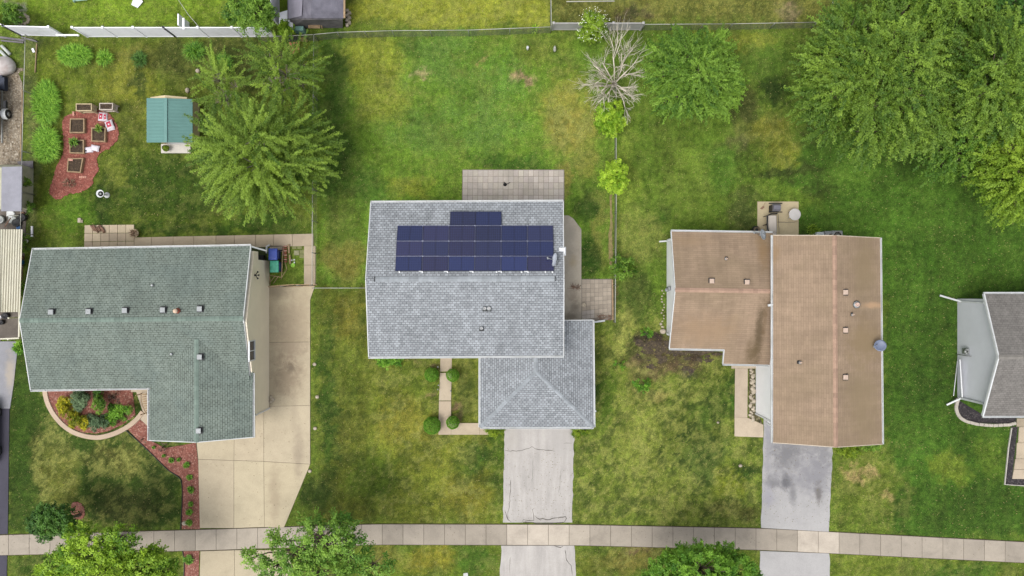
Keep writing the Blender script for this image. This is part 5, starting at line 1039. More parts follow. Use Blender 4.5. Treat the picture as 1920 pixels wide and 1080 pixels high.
simple('gate_rail', 'white horizontal gate rail lying across the gap of the vinyl fence', 'rail', lambda mb: (mb.beam(P(106,66,1.0), P(148,66,1.0), .08, .14), mb.beam(P(108,67,0), P(108,67,1.0), .07, .07), mb.beam(P(146,67,0), P(146,67,1.0), .07, .07)), M['vinyl'], P(106,66))
simple('fence_section', 'white fence section standing off the vinyl fence in the top yard', 'fence', lambda mb: (mb.beam(P(344,55,.9), P(344,34,.9), .08, 1.6), mb.beam(P(344,55,1.75), P(344,34,1.75), .14, .06)), M['vinyl'], P(344,55))
simple('paper_board', 'white square board lying tilted on the grass by the top edge', 'board', lambda mb: mb.slab([[P(249,0,.12), P(262,-6,.2), P(268,3,.14), P(258,15,.05), P(246,9,.06)]], .03), M['white'], P(256,5))
simple('clothes_line', 'thin pale rope stretched over the top lawn to the vinyl fence', 'rope', lambda mb: mb.tube([P(328,-10,1.9), P(352,26,1.75), P(377,55,1.8)], .018, 5), M['galvpale'], P(377,66))
simple('rock', 'white rock in the corner of the lawn above the teal shed', 'rock', lambda mb: mb.lathe(P(352,170), [(.0,-.05),(.17,.0),(.2,.08),(.12,.17),(.02,.2)], 9, sx=.8), M['rock'], P(352,170))
simple('rock', 'small tan rock higher up, under the grassy clump by the fence', 'rock', lambda mb: mb.lathe(P(371,133), [(.0,-.05),(.15,.0),(.16,.06),(.1,.13),(.02,.15)], 8), M['rock'], P(371,133))
for i, (x, y) in enumerate(((590,683),(595,744),(591,803),(581,883))): simple('marker_stone', ['uppermost pale round stone in the grass edge right of the driveway','second pale round stone down the grass edge of the driveway','third pale round stone, just above the driveway bend','lowest pale stone, at the slanting driveway edge'][i], 'stone', lambda mb: mb.lathe(P(x,y), [(.0,-.03),(.11,.0),(.13,.04),(.08,.09),(.01,.1)], 9, sx=1.1), M['rock'], P(x,y))
for lab, x, y, s_ in (('pale stone at the corner of the long red mulch bed',346,981,.16),('flat pale stone beside the brown house wall',1243,621,.2),('pale stone in the lawn below the small stake marks',1346,792,.08),('white chip of stone in the dark lawn left of the worn driveway',1388,873,.12)): simple('rock', lab, 'rock', lambda mb: mb.lathe(P(x,y), [(.0,-.03),(s_*.9,.0),(s_,.05),(s_*.6,.11),(.01,.13)], 8, sx=1.2), M['rock'], P(x,y))
rock_c = lambda lab, cx, cy, lst, z=.1: None
# river rocks beside the brown house path: every one a thing
rr = random.Random(3); proto = None
def rock_mesh(name, label, x, y, s_, group, m=None):
    n = 9; mb = MB(); mb.lathe(P(x,y), [(.0,-.03),(s_*.9,.0),(s_,s_*.4),(s_*.65,s_*.8),(.01,s_*.95)], n, sx=rr.uniform(.8,1.3), sy=rr.uniform(.8,1.2)); return set_props(obj(name, mb, m or M['rock'], origin=P(x,y)), label, 'rock', group)
for i in range(34): y = 694+i*2.9; rock_mesh('river_rock', 'pale river rock in the bed between path and white wall', 1410+rr.uniform(-4,4), y, rr.uniform(.07,.15), 'river rocks between the path and the white wall')
for i in range(14): rock_mesh('river_rock', 'small stone along the left wall of the brown house', 1242+rr.uniform(-3,4), 545+i*5.2, rr.uniform(.05,.09), 'stones along the left wall of the brown house')
for i in range(9): rock_mesh('rubble_stone', 'stone in the little ring of stones by the top left shrub', 46+8*math.cos(i*.7), 37+8*math.sin(i*.7), .12, 'ring of stones by the top left shrub')
for i, (x, y) in enumerate(((508,745),(508,753),(511,749))): rock_mesh('rock', ['upper rock by the cream garage wall','lower rock by the cream garage wall','right rock by the cream garage wall'][i], x, y, .16, None)
# stone blocks edging the black mulch
bl = [(1796,750),(1794,757),(1793,764),(1794,771),(1797,778),(1802,784),(1808,788),(1815,791),(1823,793),(1831,795),(1840,796),(1849,797),(1858,797.5),(1867,797.5),(1876,797),(1885,796.5),(1893,796),(1901,794)]
for i, (x, y) in enumerate(bl):
    a = bl[max(i-1,0)]; b = bl[min(i+1,len(bl)-1)]; an = math.atan2(-(b[1]-a[1]), b[0]-a[0]); mb = MB(); mb.box(P(x,y,.07), (.31,.22,.15), an, bev=.03); set_props(obj('edging_block', mb, M['blk'] if 'blk' in M else M.setdefault('blk', concrete('edging_block', rgb(200,192,180), var=.12)), origin=P(x,y)), 'pale edging block in the curved row around the black mulch', 'block', 'edging blocks around the black mulch')

# ------------------------------------------------------------------ garden of raised beds
def planter(label, x0, y0, x1, y1, x2, y2, x3, y3, h=.28, th=.07, m=None, stand=0, plant=None, group='square raised beds on the brick chip'):
    q = [P(x0,y0,h+stand), P(x1,y1,h+stand), P(x2,y2,h+stand), P(x3,y3,h+stand)]; c = sum(q, V())/4; m = m or M['wood']
    t = thing('raised_bed', label, 'planter', V((c.x, c.y, 0)), group)
    for i in range(4):
        a, b = q[i], q[(i+1) % 4]; d = (b-a).normalized(); n = V((-d.y, d.x, 0)); n = n if (c-a).dot(n) > 0 else -n; mb = MB(); mb.beam(a+n*th/2-d*(0 if i % 2 else .0)-V((0,0,h/2)), b+n*th/2-V((0,0,h/2))-d*th*.98, th, h); obj('side_board', mb, m, t)
    mb = MB(); mb.slab([[V(c)+(p-c)*.97-V((0,0,.07)) for p in q]], h-.1); obj('soil', mb, M['soil'], t)
    if stand:
        for p in q: mb = MB(); pp = c+(p-c)*.86; mb.beam(V((pp.x,pp.y,0)), V((pp.x,pp.y,stand+.05)), .08, .08); obj('leg', mb, m, t)
        mb = MB(); lo = [V((c.x+(p.x-c.x)*.96, c.y+(p.y-c.y)*.94, stand*.45)) for p in q]; mb.slab([lo], .04); obj('shelf', mb, m, t)
    return t
planter('square raised bed of bare soil, top left on the brick chip', 131,222,158,222,158,249,130,249)
planter('square raised bed right of the others, next to the red and white bags', 171,239,198,239,197,266,171,265)
planter('square raised bed with one green plant in its middle', 130,262,157,262,157,288,130,287)
planter('skewed raised bed with a pink brick in it, lowest of the four', 127,297,156,296,151,324,125,322)
planter('longer tan raised planter on legs above the brick chip', 142,194,172,194,172,208,142,208, .3, .06, mat('tan_boards', rgb(205,186,150), .8, .1, 3, 20), .55, group=None)
planter('shorter pale raised planter on legs above the bags', 186,193,212,193,211,206,186,206, .3, .06, mat('pale_boards', rgb(205,192,180), .8, .1, 3, 20), .55, group=None)
blades('garden_plant', 'green vegetable plant in the middle raised bed', 145, 268, 5, 5, .35, 60, L=.25, w=.09, m=LF['mid']).location.z = .2
blades('garden_plant', 'yellow green plant in the corner of the right raised bed', 191, 243, 4, 4, .35, 60, L=.22, w=.08, m=LF['yg']).location.z = .2
def bag(label, x, y, z, w, l, rz, kind):
    b = P(x, y, z); t = thing('mulch_bag', label, 'bag', b, 'bags lying on the brick chip'); mb = MB(); cr, sr = math.cos(rz), math.sin(rz); nx, ny = 10, 12; top = []; bot = []
    for j in range(ny+1):
        for i in range(nx+1):
            u, v = i/nx*2-1, j/ny*2-1; f = max(0, (1-u**4)*(1-v**4)); px_, py_ = u*w/2*(1-.06*(1-abs(v))), v*l/2*(1-.05*(1-abs(u))); zz = .11*f**.6+.01*math.sin(i*2.1+j*1.7)*f
            X, Y = b.x+px_*cr-py_*sr, b.y+px_*sr+py_*cr; top.append((X, Y, z+.05+zz)); bot.append((X, Y, z+.045-.04*f))
    k = (nx+1)*(ny+1); F = []; cols = []
    for j in range(ny):
        for i in range(nx):
            a = j*(nx+1)+i; F.append((a, a+1, a+nx+2, a+nx+1)); F.append((a+k, a+nx+1+k, a+nx+2+k, a+1+k)); u, v = (i+.5)/nx*2-1, (j+.5)/ny*2-1
            w_ = (1,.99,1,1); cols.append((lin(205)/1.0, lin(60), lin(84), 1) if kind == 'red' and abs(u) < .62 and abs(v) < .62 and not (abs(u) < .25 and abs(v) < .2) else w_); cols.append(w_)
    o = len(mb.v); mb.v += top+bot
    for f, c in zip(F, cols): mb.f.append(f); mb.m.append(0); mb.c.append(c); mb.smooth.append(True)
    obj('sack', mb, M['bag'], t)
    if kind == 'white': p = MB(); p.box((b.x-.15*cr, b.y-.1, z+.17), (.14,.12,.012), rz); obj('printed_patch', p, M['darkmetal'], t)
M['bag'] = mat('bag_plastic', rgb(236,230,238), .35, .04, 4, 20, attr=True, bmp=.1)
bag('red and white bag at the top of the pile, nearest the pale planter', 191, 219, 0, .42, .62, -.12, 'red'); bag('narrow red and white bag squeezed between the upper bags', 199, 220, .0, .28, .55, .05, 'red')
bag('lower red and white bag leaning over another bag', 206, 234, .12, .55, .62, .35, 'red'); bag('plain white bag under the lower red and white bag', 207, 239, .0, .6, .5, .3, 'plain')
bag('white bag with a dark patch, beside the middle raised bed', 167, 281, 0, .62, .42, .12, 'white'); bag('plain white bag overlapping the one with a dark patch', 179, 278, .1, .6, .42, -.2, 'plain')
def bricks(name, label, lst, m=M['brick']):
    for k, (x, y, z, a) in enumerate(lst): simple(name, label, 'brick', lambda mb: mb.box(P(x,y,z+.04), (.22,.11,.075), a, bev=.006), m, P(x,y))
pinkb = mat('brick_pink', rgb(214,160,142), .9, .12, 8, 40)
simple('brick', 'pink brick lying in the corner of the skewed raised bed', 'brick', lambda mb: mb.box(P(133,300,.28), (.28,.13,.08), -.05, bev=.01), pinkb, P(133,300))
simple('brick', 'pink brick standing at the top edge of the brick chip', 'brick', lambda mb: mb.box(P(138,213,.08), (.14,.28,.1), .05, bev=.01), pinkb, P(138,213))
simple('brick_strip', 'row of pale bricks lying on the brick chip below the beds', 'bricks', lambda mb: [mb.box(P(150+3.4*i,332,.05), (.11,.14,.07), 0, bev=.008) for i in range(4)] and [mb.box(P(156,332,.03), (.5,.1,.04))], pinkb, P(155,332))
LF['dead'] = leafmat('dry_blades', rgb(120,92,72), rgb(160,136,110), .2); blades('dry_plant', 'dried out grassy plant near the bottom of the brick chip', 131, 344, 10, 6, .2, 70, L=.25, w=.04, m=LF['dead'])
t = thing('bird_bath', 'white bird bath on the lawn below the brick chip', 'bird bath', P(201,366)); mb = MB(); b = P(201,366)
mb.lathe(b, [(.2,0),(.2,.05),(.12,.1),(.07,.2),(.06,.6),(.1,.72)], 20); obj('pedestal', mb, M['white'], t); mb = MB(); mb.lathe(b+V((-.02,0,0)), [(.08,.7),(.24,.76),(.27,.84),(.25,.85),(.2,.79),(.08,.76)], 28); mb.lathe(b, [(.18,.79),(.0,.79)], 20, 1); bw = obj('basin', mb, [M['white'], M['galv']], t); mb = MB(); mb.lathe(b, [(.07,.76),(.09,.82),(.03,.86)], 14); obj('finial', mb, M['galv'], bw)
# ------------------------------------------------------------------ patio corner of the green house, bins
def sticks(mb, x, y, n, rx, ry, L, z=.05, r=.025, seed=1, ang=None):
    q = random.Random(seed)
    for i in range(n):
        c = P(x+q.uniform(-rx,rx), y+q.uniform(-ry,ry), z+q.uniform(0,.2)); a = (ang if ang is not None else q.uniform(0,3.14))+q.uniform(-.4,.4); d = V((math.cos(a), math.sin(a), q.uniform(-.1,.1)))*L*q.uniform(.4,.6); mb.tube([c-d, c+d], r*q.uniform(.7,1.2), 6)
q_ = random.Random(4); M['log'] = mat('split_log', rgb(150,118,100), .9, .25, 6, 25, bmp=.5)
for i in range(9): simple('firewood_log', 'split log in the loose firewood pile on the patio', 'log', lambda mb: mb.tube([P(170+i*2.6, 424+q_.uniform(-3,3), .08+.05*(i%3)), P(176+i*2.6, 434+q_.uniform(-2,3), .1+.05*(i%2))], .055, 7), M['log'], P(170+i*2.6,428), 'loose firewood on the patio')
t = thing('flower_pot', 'round pale pot of spiky plants at the patio corner', 'pot', P(256,438)); mb = MB(); mb.lathe(P(256,438), [(.18,0),(.27,.28),(.3,.32),(.26,.32),(.24,.26),(.0,.25)], 22); obj('pot', mb, mat('pot_tan', rgb(206,190,158), .8), t)
blades('succulent', 'spiky pale plant growing in the round patio pot', 256, 438, 4, 4, .2, 50, L=.26, w=.05, m=LF['dead']).location.z = .24
simple('stepping_block', 'small pale block with a slot, on the grass left of the patio', 'block', lambda mb: mb.box(P(149,413,.05), (.24,.32,.1), 0, bev=.02), M['rock'], P(149,413)); simple('stepping_block', 'smaller pale block touching the slotted block left of the patio', 'block', lambda mb: mb.box(P(154,415,.04), (.1,.22,.08), 0, bev=.02), M['rock'], P(154,415))
for i, (x, z_) in enumerate(((311,0),(367,1))):
    t = thing('potted_shrub', ['round potted shrub on the ramp of the teal shed','round potted shrub at the right corner of the teal shed'][i], 'plant', P(x,278)); mb = MB(); mb.lathe(P(x,278,.05), [(.13,0),(.17,.25),(.14,.25),(.0,.22)], 16); obj('pot', mb, M['darkmetal'], t)
    n = 900; d = rdir(n); c = np.array(P(x,278,.5))+d*np.array([.21,.21,.2]); leaf_obj('crown', c, d, rdir(n), np.full(n,.06), np.full(n,.04), RNG.random(n), LF['yew'], t)
def cart(label, x, y, w, l, h, mb_, ml, lid_off):
    t = thing('wheeled_bin', label, 'bin', P(x,y)); mb = MB(); b = P(x,y); R_ = lambda sx, sy, z: [V((b.x-sx/2,b.y-sy/2,z)), V((b.x+sx/2,b.y-sy/2,z)), V((b.x+sx/2,b.y+sy/2,z)), V((b.x-sx/2,b.y+sy/2,z))]
    mb.loft([R_(w*.72,l*.72,.06), R_(w*.95,l*.92,h*.9), R_(w,l*.97,h*.9), R_(w,l*.97,h*.95)]); obj('body', mb, mb_, t)
    mb = MB(); mb.loft([R_(w*1.04,l*1.02,h*.95), R_(w*1.06,l*1.04,h*.98), R_(w*.96,l*.94,h*1.03), R_(w*.6,l*.6,h*1.05)]); obj('lid', mb, ml, t)
    mb = MB(); mb.tube([b+V((w*.5,-l*.35,h*.9)), b+V((w*.62,-l*.3,h*.93)), b+V((w*.62,l*.3,h*.93)), b+V((w*.5,l*.35,h*.9))], .02, 6); obj('handle', mb, mb_, t)
    for sy in (-1, 1): mb = MB(); c = b+V((w*.36, sy*l*.4, .13)); mb.tube([c+V((0,-.03,0)), c+V((0,.03,0))], .13, 14); obj('wheel', mb, M['tire'], t)
blue = mat('bin_blue', rgb(64,88,178), .45, .08, 4, 20); blued = mat('bin_dark_blue', rgb(38,54,110), .5, .1, 4, 20); grn = mat('bin_teal', rgb(74,172,144), .45, .08, 4, 20)
cart('blue wheeled bin against the end wall of the green-roofed house', 521, 478, .58, .78, 1.05, blued, blue, 0); cart('teal lidded wheeled bin next to the blue bin', 523, 500.5, .58, .78, 1.0, blued, grn, 0)
simple('bin_pad', 'pale paving slab behind the blue wheeled bin', 'slab', lambda mb: mb.slab([[P(506,461,.04), P(529,461,.04), P(529,472,.04), P(506,472,.04)]], .05), M['rock'], P(516,466))
for i, (x, y, a) in enumerate(((531,470,1.5),(541,466,1.55),(543,486,1.6))): simple('board', ['reddish board standing right of the blue bin','pale weathered board right of the brick row','short tan board lying beside the green disc'][i], 'board', lambda mb: mb.beam(P(x,y-8,.2), P(x+1,y+9,.12), .12, .05), [M['log'], M['wood'], M['wood']][i], P(x,y))
for i in range(8): simple('brick', 'brick in the upright row between the boards', 'brick', lambda mb: mb.box(P(535.5,462+i*4.1,.12), (.2,.085,.16), 0, bev=.008), M['brick'] if i % 2 else pinkb, P(535.5,462+i*4.1), 'bricks in the row beside the bins')
simple('green_disc', 'bright green plastic dish on the grass by the boards', 'dish', lambda mb: mb.lathe(P(549.5,497), [(.12,.0),(.16,.05),(.13,.055),(.1,.025),(.0,.025)], 20), mat('lime_plastic', rgb(150,205,70), .4), P(549.5,497))
for i, (x, y) in enumerate(((547,488),(552,487),(552,492))): rock_mesh('rock', ['left white pebble above the green dish','upper white pebble above the green dish','white pebble nearest the green dish'][i], x, y, .06, None, M['white'])
simple('paver', 'square slab with a dark mark lying on the grass by the bins', 'paver', lambda mb: mb.box(P(556,474,.03), (.36,.34,.06), 0, bev=.01), M['paver'] if False else mat('paver_green_grey', rgb(160,158,124), .9, .15, 5, 30), P(556,474))
for i, (x, y) in enumerate(((552,463),(562,463),(566,472),(566,480))): simple('paver', ['mossy paver left under the path','mossy paver under the path, second from the left','mossy paver at the right edge, upper','mossy paver at the right edge, lower'][i], 'paver', lambda mb: mb.box(P(x,y,.015), (.33,.28,.04), 0, bev=.01), mat('paver_moss', rgb(140,142,96), .95, .2, 5, 30), P(x,y))
t = thing('trellis', 'leaning wire and wood trellis below the teal bin', 'trellis', P(515,522)); mb = MB()
for a, b in (((505,516,.9),(528,520,.9)),((506,530,.1),(516,517,.9)),((512,532,.1),(522,518,.9)),((528,520,.9),(530,470,.9)),((528,520,.9),(538,505,.7)),((538,505,.7),(534,490,.6)),((506,520,.85),(507,534,.1)),((505,516,.9),(505,533,0)),((528,520,.9),(527,524,0))): mb.tube([P(*a), P(*b)], .022, 5)
obj('frame', mb, M['wood'], t)
t = thing('gate', 'low wooden and wire gate closing the side yard above the driveway', 'gate', P(505,538)); mb = MB(); mb.beam(P(503,537,1.1), P(552,533.5,1.1), .06, .06); mb.beam(P(553,533.5,1.1), P(594,534,1.1), .05, .05); mb.beam(P(503,539,.15), P(590,536,.15), .04, .04)
obj('rail', mb, M['wood'], t)
for x, y in ((504,538),(536,537),(566,535),(590,535)): mb = MB(); mb.tube([P(x,y), P(x,y,0)+V((0,0,1.15))], .035, 8); obj('post', mb, M['galv'], t)
# slatted bench by the entry
t = thing('garden_bench', 'wooden slatted bench beside the entry of the green-roofed house', 'bench', P(270,752))
mb = MB(); fr_ = [P(264,737,.9), P(264.5,748,.9), P(267,760,.9), P(272,772,.9), P(277,779,.9)]; mb.tube(fr_, .03, 6); obj('back_rail', mb, M['wood'], t)
for i in range(8): f = i/7; a = P(266.5+f*f*7, 740+f*30, .45); mb = MB(); mb.beam(a, a+V((.28,.04,0)), .09, .025); obj('slat', mb, M['wood'], t)
for a in ((266,738),(275,774),(277,738)): mb = MB(); mb.beam(P(*a), P(*a)+V((0,0,.85 if a[0]<277 else .45)), .05, .05); obj('leg', mb, M['wood'], t)
# ------------------------------------------------------------------ behind the brown house
t = thing('round_table', 'round white patio table on the back slab of the brown house', 'table', P(1483,404)); mb = MB(); b = P(1483,404); mb.lathe(b, [(.40,.68),(.41,.7),(.405,.72),(.39,.725),(.0,.727)], 36); obj('tabletop', mb, mat('table_white', rgb(214,210,208), .5, .04), t)
for k in range(4): a = k*1.57+.7; mb = MB(); mb.tube([b+V((math.cos(a)*.15, math.sin(a)*.15, .68)), b+V((math.cos(a)*.33, math.sin(a)*.33, 0))], .02, 6); obj('leg', mb, M['white'], t)
t = thing('barbecue_grill', 'dark barbecue grill at the top of the back slab', 'grill', P(1447,392)); b = P(1447,392); mb = MB(); mb.box(b+V((0,0,.45)), (.5,.45,.7), bev=.03); obj('cabinet', mb, M['darkmetal'], t)
mb = MB(); mb.loft([[b+V((x,y,z)) for x, y in ((-.27,-.24),(.27,-.24),(.27,.24),(-.27,.24))] for z in (.82,.92)]+[[b+V((x,y,1.05)) for x, y in ((-.25,-.12),(.25,-.12),(.25,.14),(-.25,.14))]]); obj('lid', mb, mat('grill_grey', rgb(132,130,140), .4, .08, metal=.3), t)
for sy in (-1, 1): mb = MB(); mb.box(b+V((-.05,sy*.3,.85)), (.95,.07,.04), 0, bev=.01); obj('side_rail', mb, M['black'], t)
t = thing('patio_sofa', 'dark framed patio sofa under a pale cover on the back slab', 'sofa', P(1440,418)); b = P(1440,420); mb = MB(); mb.box(b+V((.05,-.05,.55)), (.58,1.2,.5), .03, bev=.06); mb.box(b+V((.05,-.75,.53)), (.58,.3,.42), .03, bev=.04); obj('cover', mb, mat('cover_beige', rgb(212,202,192), .7, .05), t)
mb = MB(); mb.tube([b+V((.35,.65,.8)), b+V((-.1,.62,.82)), b+V((-.33,.5,.82)), b+V((-.36,-.1,.82)), b+V((-.3,-.45,.82)), b+V((-.2,-.7,.8))], .045, 8); mb.tube([b+V((-.36,-.1,.82)), b+V((-.36,-.1,0))], .03, 6); mb.tube([b+V((-.33,.5,.82)), b+V((-.33,.5,0))], .03, 6); mb.tube([b+V((-.25,-.6,.8)), b+V((-.25,-.6,0))], .03, 6); obj('frame', mb, M['black'], t)
t = thing('broom', 'old broom lying in the corner of the back slab', 'broom', P(1431,387)); mb = MB(); mb.tube([P(1435,380,.08), P(1431,387,.06)], .015, 5); obj('handle', mb, M['wood'], t); mb = MB(); mb.slab([[P(1431,386,.08), P(1434,388,.08), P(1429,393,.05), P(1425,391,.05)]], .04); obj('brush', mb, M['log'], t)
t = thing('garden_hose_reel', 'round hose reel on the wall beside the patio sofa', 'hose reel', P(1418,431)); mb = MB(); b = P(1419,431,.7)
for k in range(4): mb.tube([b+V((math.cos(a)*(.13+.03*k), math.sin(a)*(.13+.03*k), .02*k)) for a in [j*.3 for j in range(22)]], .018, 5)
obj('hose', mb, mat('hose_tan', rgb(150,134,112), .6), t); mb = MB(); mb.box(b-V((0,0,.35)), (.35,.35,.6), .4, bev=.03); mb.tube([b+V((-.35,.1,.1)), b+V((-.2,.22,.15)), b+V((.05,.2,.12))], .04, 6); obj('frame', mb, M['darkmetal'], t)
t = thing('air_conditioner', 'grey air conditioner unit with round fan grille behind the brown house', 'air conditioner', P(1562,443)); b = P(1562,443); mb = MB(); mb.box(b+V((0,0,.35)), (.75,.7,.7), bev=.05); obj('cabinet', mb, M['ventgrey'], t)
mb = MB(); mb.lathe(b, [(.3,.7),(.3,.73),(.27,.73),(.27,.7)], 24); [mb.tube([b+V((0,0,.73)), b+V((math.cos(a)*.29, math.sin(a)*.29, .73))], .012, 4) for a in [i*.5236 for i in range(12)]]; obj('grille', mb, M['galvpale'], t); mb = MB(); mb.lathe(b, [(.27,.705),(.0,.705)], 20); obj('fan', mb, M['darkmetal'], t)
t = thing('air_conditioner', 'darker boxy unit between the cable box and the round fan unit', 'air conditioner', P(1548,440)); b = P(1549,441); mb = MB(); mb.box(b+V((0,0,.3)), (.7,.5,.6), bev=.04); obj('cabinet', mb, M['ventgrey'], t); mb = MB(); mb.box(b+V((.1,-.1,.61)), (.3,.3,.03)); obj('grille', mb, M['black'], t)
simple('utility_box', 'pale cable box on the back wall, left of the air conditioners', 'box', lambda mb: (mb.box(P(1535,441,.35), (.5,.4,.7), 0, bev=.04), mb.box(P(1535,441,.71), (.36,.26,.03), 0, bev=.01)), mat('box_pale', rgb(206,214,216), .5, .05), P(1535,441))
# middle house odds and ends
simple('patio_sprinkler', 'small dark lawn sprinkler with a bent arm on the back patio', 'sprinkler', lambda mb: (mb.lathe(P(947,346,.045), [(.13,0),(.1,.05),(.04,.08),(.03,.2)], 12), mb.tube([P(947,346,.2), P(951,345,.22), P(956,342,.1)], .02, 6), mb.tube([P(947,346,.1), P(945,341,.08)], .03, 6)), M['black'], P(947,346))
simple('garden_ornament', 'white leaning ornament stuck in the back lawn', 'ornament', lambda mb: (mb.lathe(P(989,92), [(.1,0),(.09,.2),(.13,.3),(.05,.42),(.0,.44)], 12, sx=.7, sy=1.2), mb.tube([P(989,92,.3), P(991,88,.6)], .04, 6)), M['white'], P(989,92))
simple('garden_ornament', 'grey and white bottle shaped ornament right of the leaning one', 'ornament', lambda mb: mb.lathe(P(1040,93), [(.12,0),(.14,.12),(.12,.3),(.06,.36),(.05,.5),(.0,.5)], 12, sx=.8, sy=1.5), M['galvpale'], P(1040,93))
simple('flower_pot', 'round pale pot on the edge of the paver patio', 'pot', lambda mb: mb.lathe(P(1094,572,.04), [(.12,0),(.16,.2),(.13,.2),(.1,.15),(.0,.15)], 18), M['rock'], P(1094,572))
sx_ = simple('dry_weeds', 'tangle of dry twigs on the side path of the gray house', 'twigs', lambda mb: sticks(mb, 1078, 538, 26, 9, 3, .35, .05, .01, 3), M['log'], P(1078,538))
simple('dry_weeds', 'dead twigs heaped at the lower corner of the paver patio', 'twigs', lambda mb: sticks(mb, 1134, 596, 30, 12, 5, .35, .03, .01, 4), M['log'], P(1134,596))
simple('timber_edge', 'weathered timber along the right side of the paver patio', 'timber', lambda mb: mb.beam(P(1148,524,.06), P(1149,600,.06), .1, .12), M['wood'], P(1148,560))
for i, (x, y) in enumerate(((822,687),(823,721),(846,732),(822,729))): simple('path_light', 'small path light beside the front walk', 'light', lambda mb: (mb.tube([P(x,y), P(x,y,0)+V((0,0,.3))], .015, 6), mb.lathe(P(x,y), [(.05,.3),(.06,.34),(.02,.38),(.0,.38)], 10)), M['galv'], P(x,y), 'path lights along the front walk')
# ------------------------------------------------------------------ top centre bits
simple('wooden_pallet', 'slatted wooden pallet leaning on the grey shed', 'pallet', lambda mb: ([mb.beam(P(578,41+i*2.6,.9-i*.12), P(600,41+i*2.6,.9-i*.12), .12, .03) for i in range(5)], mb.beam(P(577,40,.9), P(581,53,.3), .1, .05), mb.beam(P(600,40,.9), P(604,53,.3), .1, .05)), M['wood'], P(590,50))
simple('plastic_lid', 'pale teal plastic lid lying by the chain link fence', 'lid', lambda mb: mb.box(P(562,56,.35), (.72,.32,.7), 0, bev=.03), mat('pale_teal', rgb(138,180,172), .5, .06), P(562,57))
simple('white_sheet', 'large white panel leaning at the left side of the grey shed', 'panel', lambda mb: mb.slab([[P(523,24,1.2), P(539,19,1.4), P(539,38,1.2), P(523,44,1.0)]], .04), M['vinyl'], P(531,34))
simple('white_sheet', 'narrow white board standing behind the lime bush', 'panel', lambda mb: mb.slab([[P(540,37,1.2), P(549,37,1.2), P(549,58,1.0), P(540,62,.9)]], .05), M['vinyl'], P(545,50))
simple('orange_board', 'faded orange board lying in the fence corner', 'board', lambda mb: mb.slab([[P(542,79,.25), P(562,78,.25), P(561,99,.12), P(544,101,.12)]], .05), mat('faded_orange', rgb(200,130,98), .8, .15, 3, 20, dirt=rgb(225,180,150)), P(552,90))
simple('tan_board', 'tan plywood leaning on the corner fence above the orange board', 'board', lambda mb: mb.slab([[P(561,70,.9), P(573,70,.9), P(577,78,.1), P(566,78,.1)]], .04), mat('plywood', rgb(178,158,110), .8, .1), P(570,76))
simple('dark_junk', 'dark coiled scrap lying behind the orange board', 'scrap', lambda mb: (sticks(mb, 550, 73, 14, 12, 3, .6, .1, .03, 8), mb.tube([P(549,72,.2)+V((math.cos(a)*.2, math.sin(a)*.2, .1)) for a in [j*.5 for j in range(11)]], .04, 6)), M['darkmetal'], P(550,73))
for i in range(7): simple('stone_block', 'block in the short stack beside the grey shed', 'block', lambda mb: mb.box(P(651+(i % 2)*4, 20+i*4.5, .12), (.24,.2,.24), i*.3, bev=.03), M['rock'], P(652,20+i*4.5), 'blocks stacked beside the grey shed')
simple('bench_frame', 'grey plastic planter box cut by the top edge of the photo', 'planter', lambda mb: (mb.slab([[P(135,-8,.5), P(165,-8,.5), P(163,0,.4), P(139,2,.4)]], .06), mb.beam(P(138,1,.5), P(140,4,.0), .1, .1)), mat('teal_grey', rgb(160,196,184), .6), P(150,-2))
simple('gate_board', 'long pale rail at the top edge right of the dark chain link fence', 'rail', lambda mb: mb.beam(P(1062,3,1.0), P(1152,2,1.0), .05, .06), M['galvpale'], P(1100,4))
simple('utility_cover', 'small grey utility cover by the bottom edge', 'cover', lambda mb: mb.slab([[P(869,1075,.05), P(877,1074,.05), P(878,1082,.05), P(868,1082,.05)]], .05), M['galv'], P(873,1078))
# ------------------------------------------------------------------ left edge: boat, car, yard clutter
def hull(label, cx, y_stern, y_bow, w):
    t = thing('motor_boat', label, 'boat', P(cx, (y_stern+y_bow)/2)); mb = MB(); rings = []; n = 12
    for i in range(n+1):
        f = i/n; yy = P(0,y_stern).y+(P(0,y_bow).y-P(0,y_stern).y)*f; ww = w/2*(1-max(0, f-.35)**2*2.2); ww = max(ww, .04); x0 = P(cx,0).x; sh_ = 1.25+.15*f
        rings.append([V((x0-ww,yy,sh_)), V((x0-ww*.9,yy,.85)), V((x0,yy,.5+.3*max(0,f-.6))), V((x0+ww*.9,yy,.85)), V((x0+ww,yy,sh_)), V((x0+ww*.86,yy,sh_)), V((x0+ww*.8,yy,1.0+.25*(f > .6))), V((x0-ww*.8,yy,1.0+.25*(f > .6))), V((x0-ww*.86,yy,sh_))])
    mb.loft(rings); obj('hull', mb, M['white'], t); mb = MB(); pts = [r[4]+V((.015,0,.02)) for r in rings]; mb.tube(pts, .03, 6); obj('gunwale', mb, M['galv'], t)
    mb = MB(); xx = P(cx,0).x; mb.beam(V((xx-w*.35, P(0,214).y, 1.3)), V((xx+w*.38, P(0,214).y+.05, 1.3)), .04, .4); obj('windscreen', mb, M['glass'], t); return t
hull('white boat on its trailer at the left edge, pointing down', -14, 165, 272, 2.3)
t = thing('boat_trailer', 'boat trailer with one white fender and tyre showing at the left edge', 'trailer', P(12,215)); mb = MB(); b = P(13,214,.33); mb.tube([b+V((-.08,0,0)), b+V((.14,0,0))], .3, 20); wh = obj('wheel', mb, M['tire'], t); mb = MB(); mb.tube([b+V((.14,0,0)), b+V((.155,0,0))], .16, 14); obj('rim', mb, M['chrome'], wh)
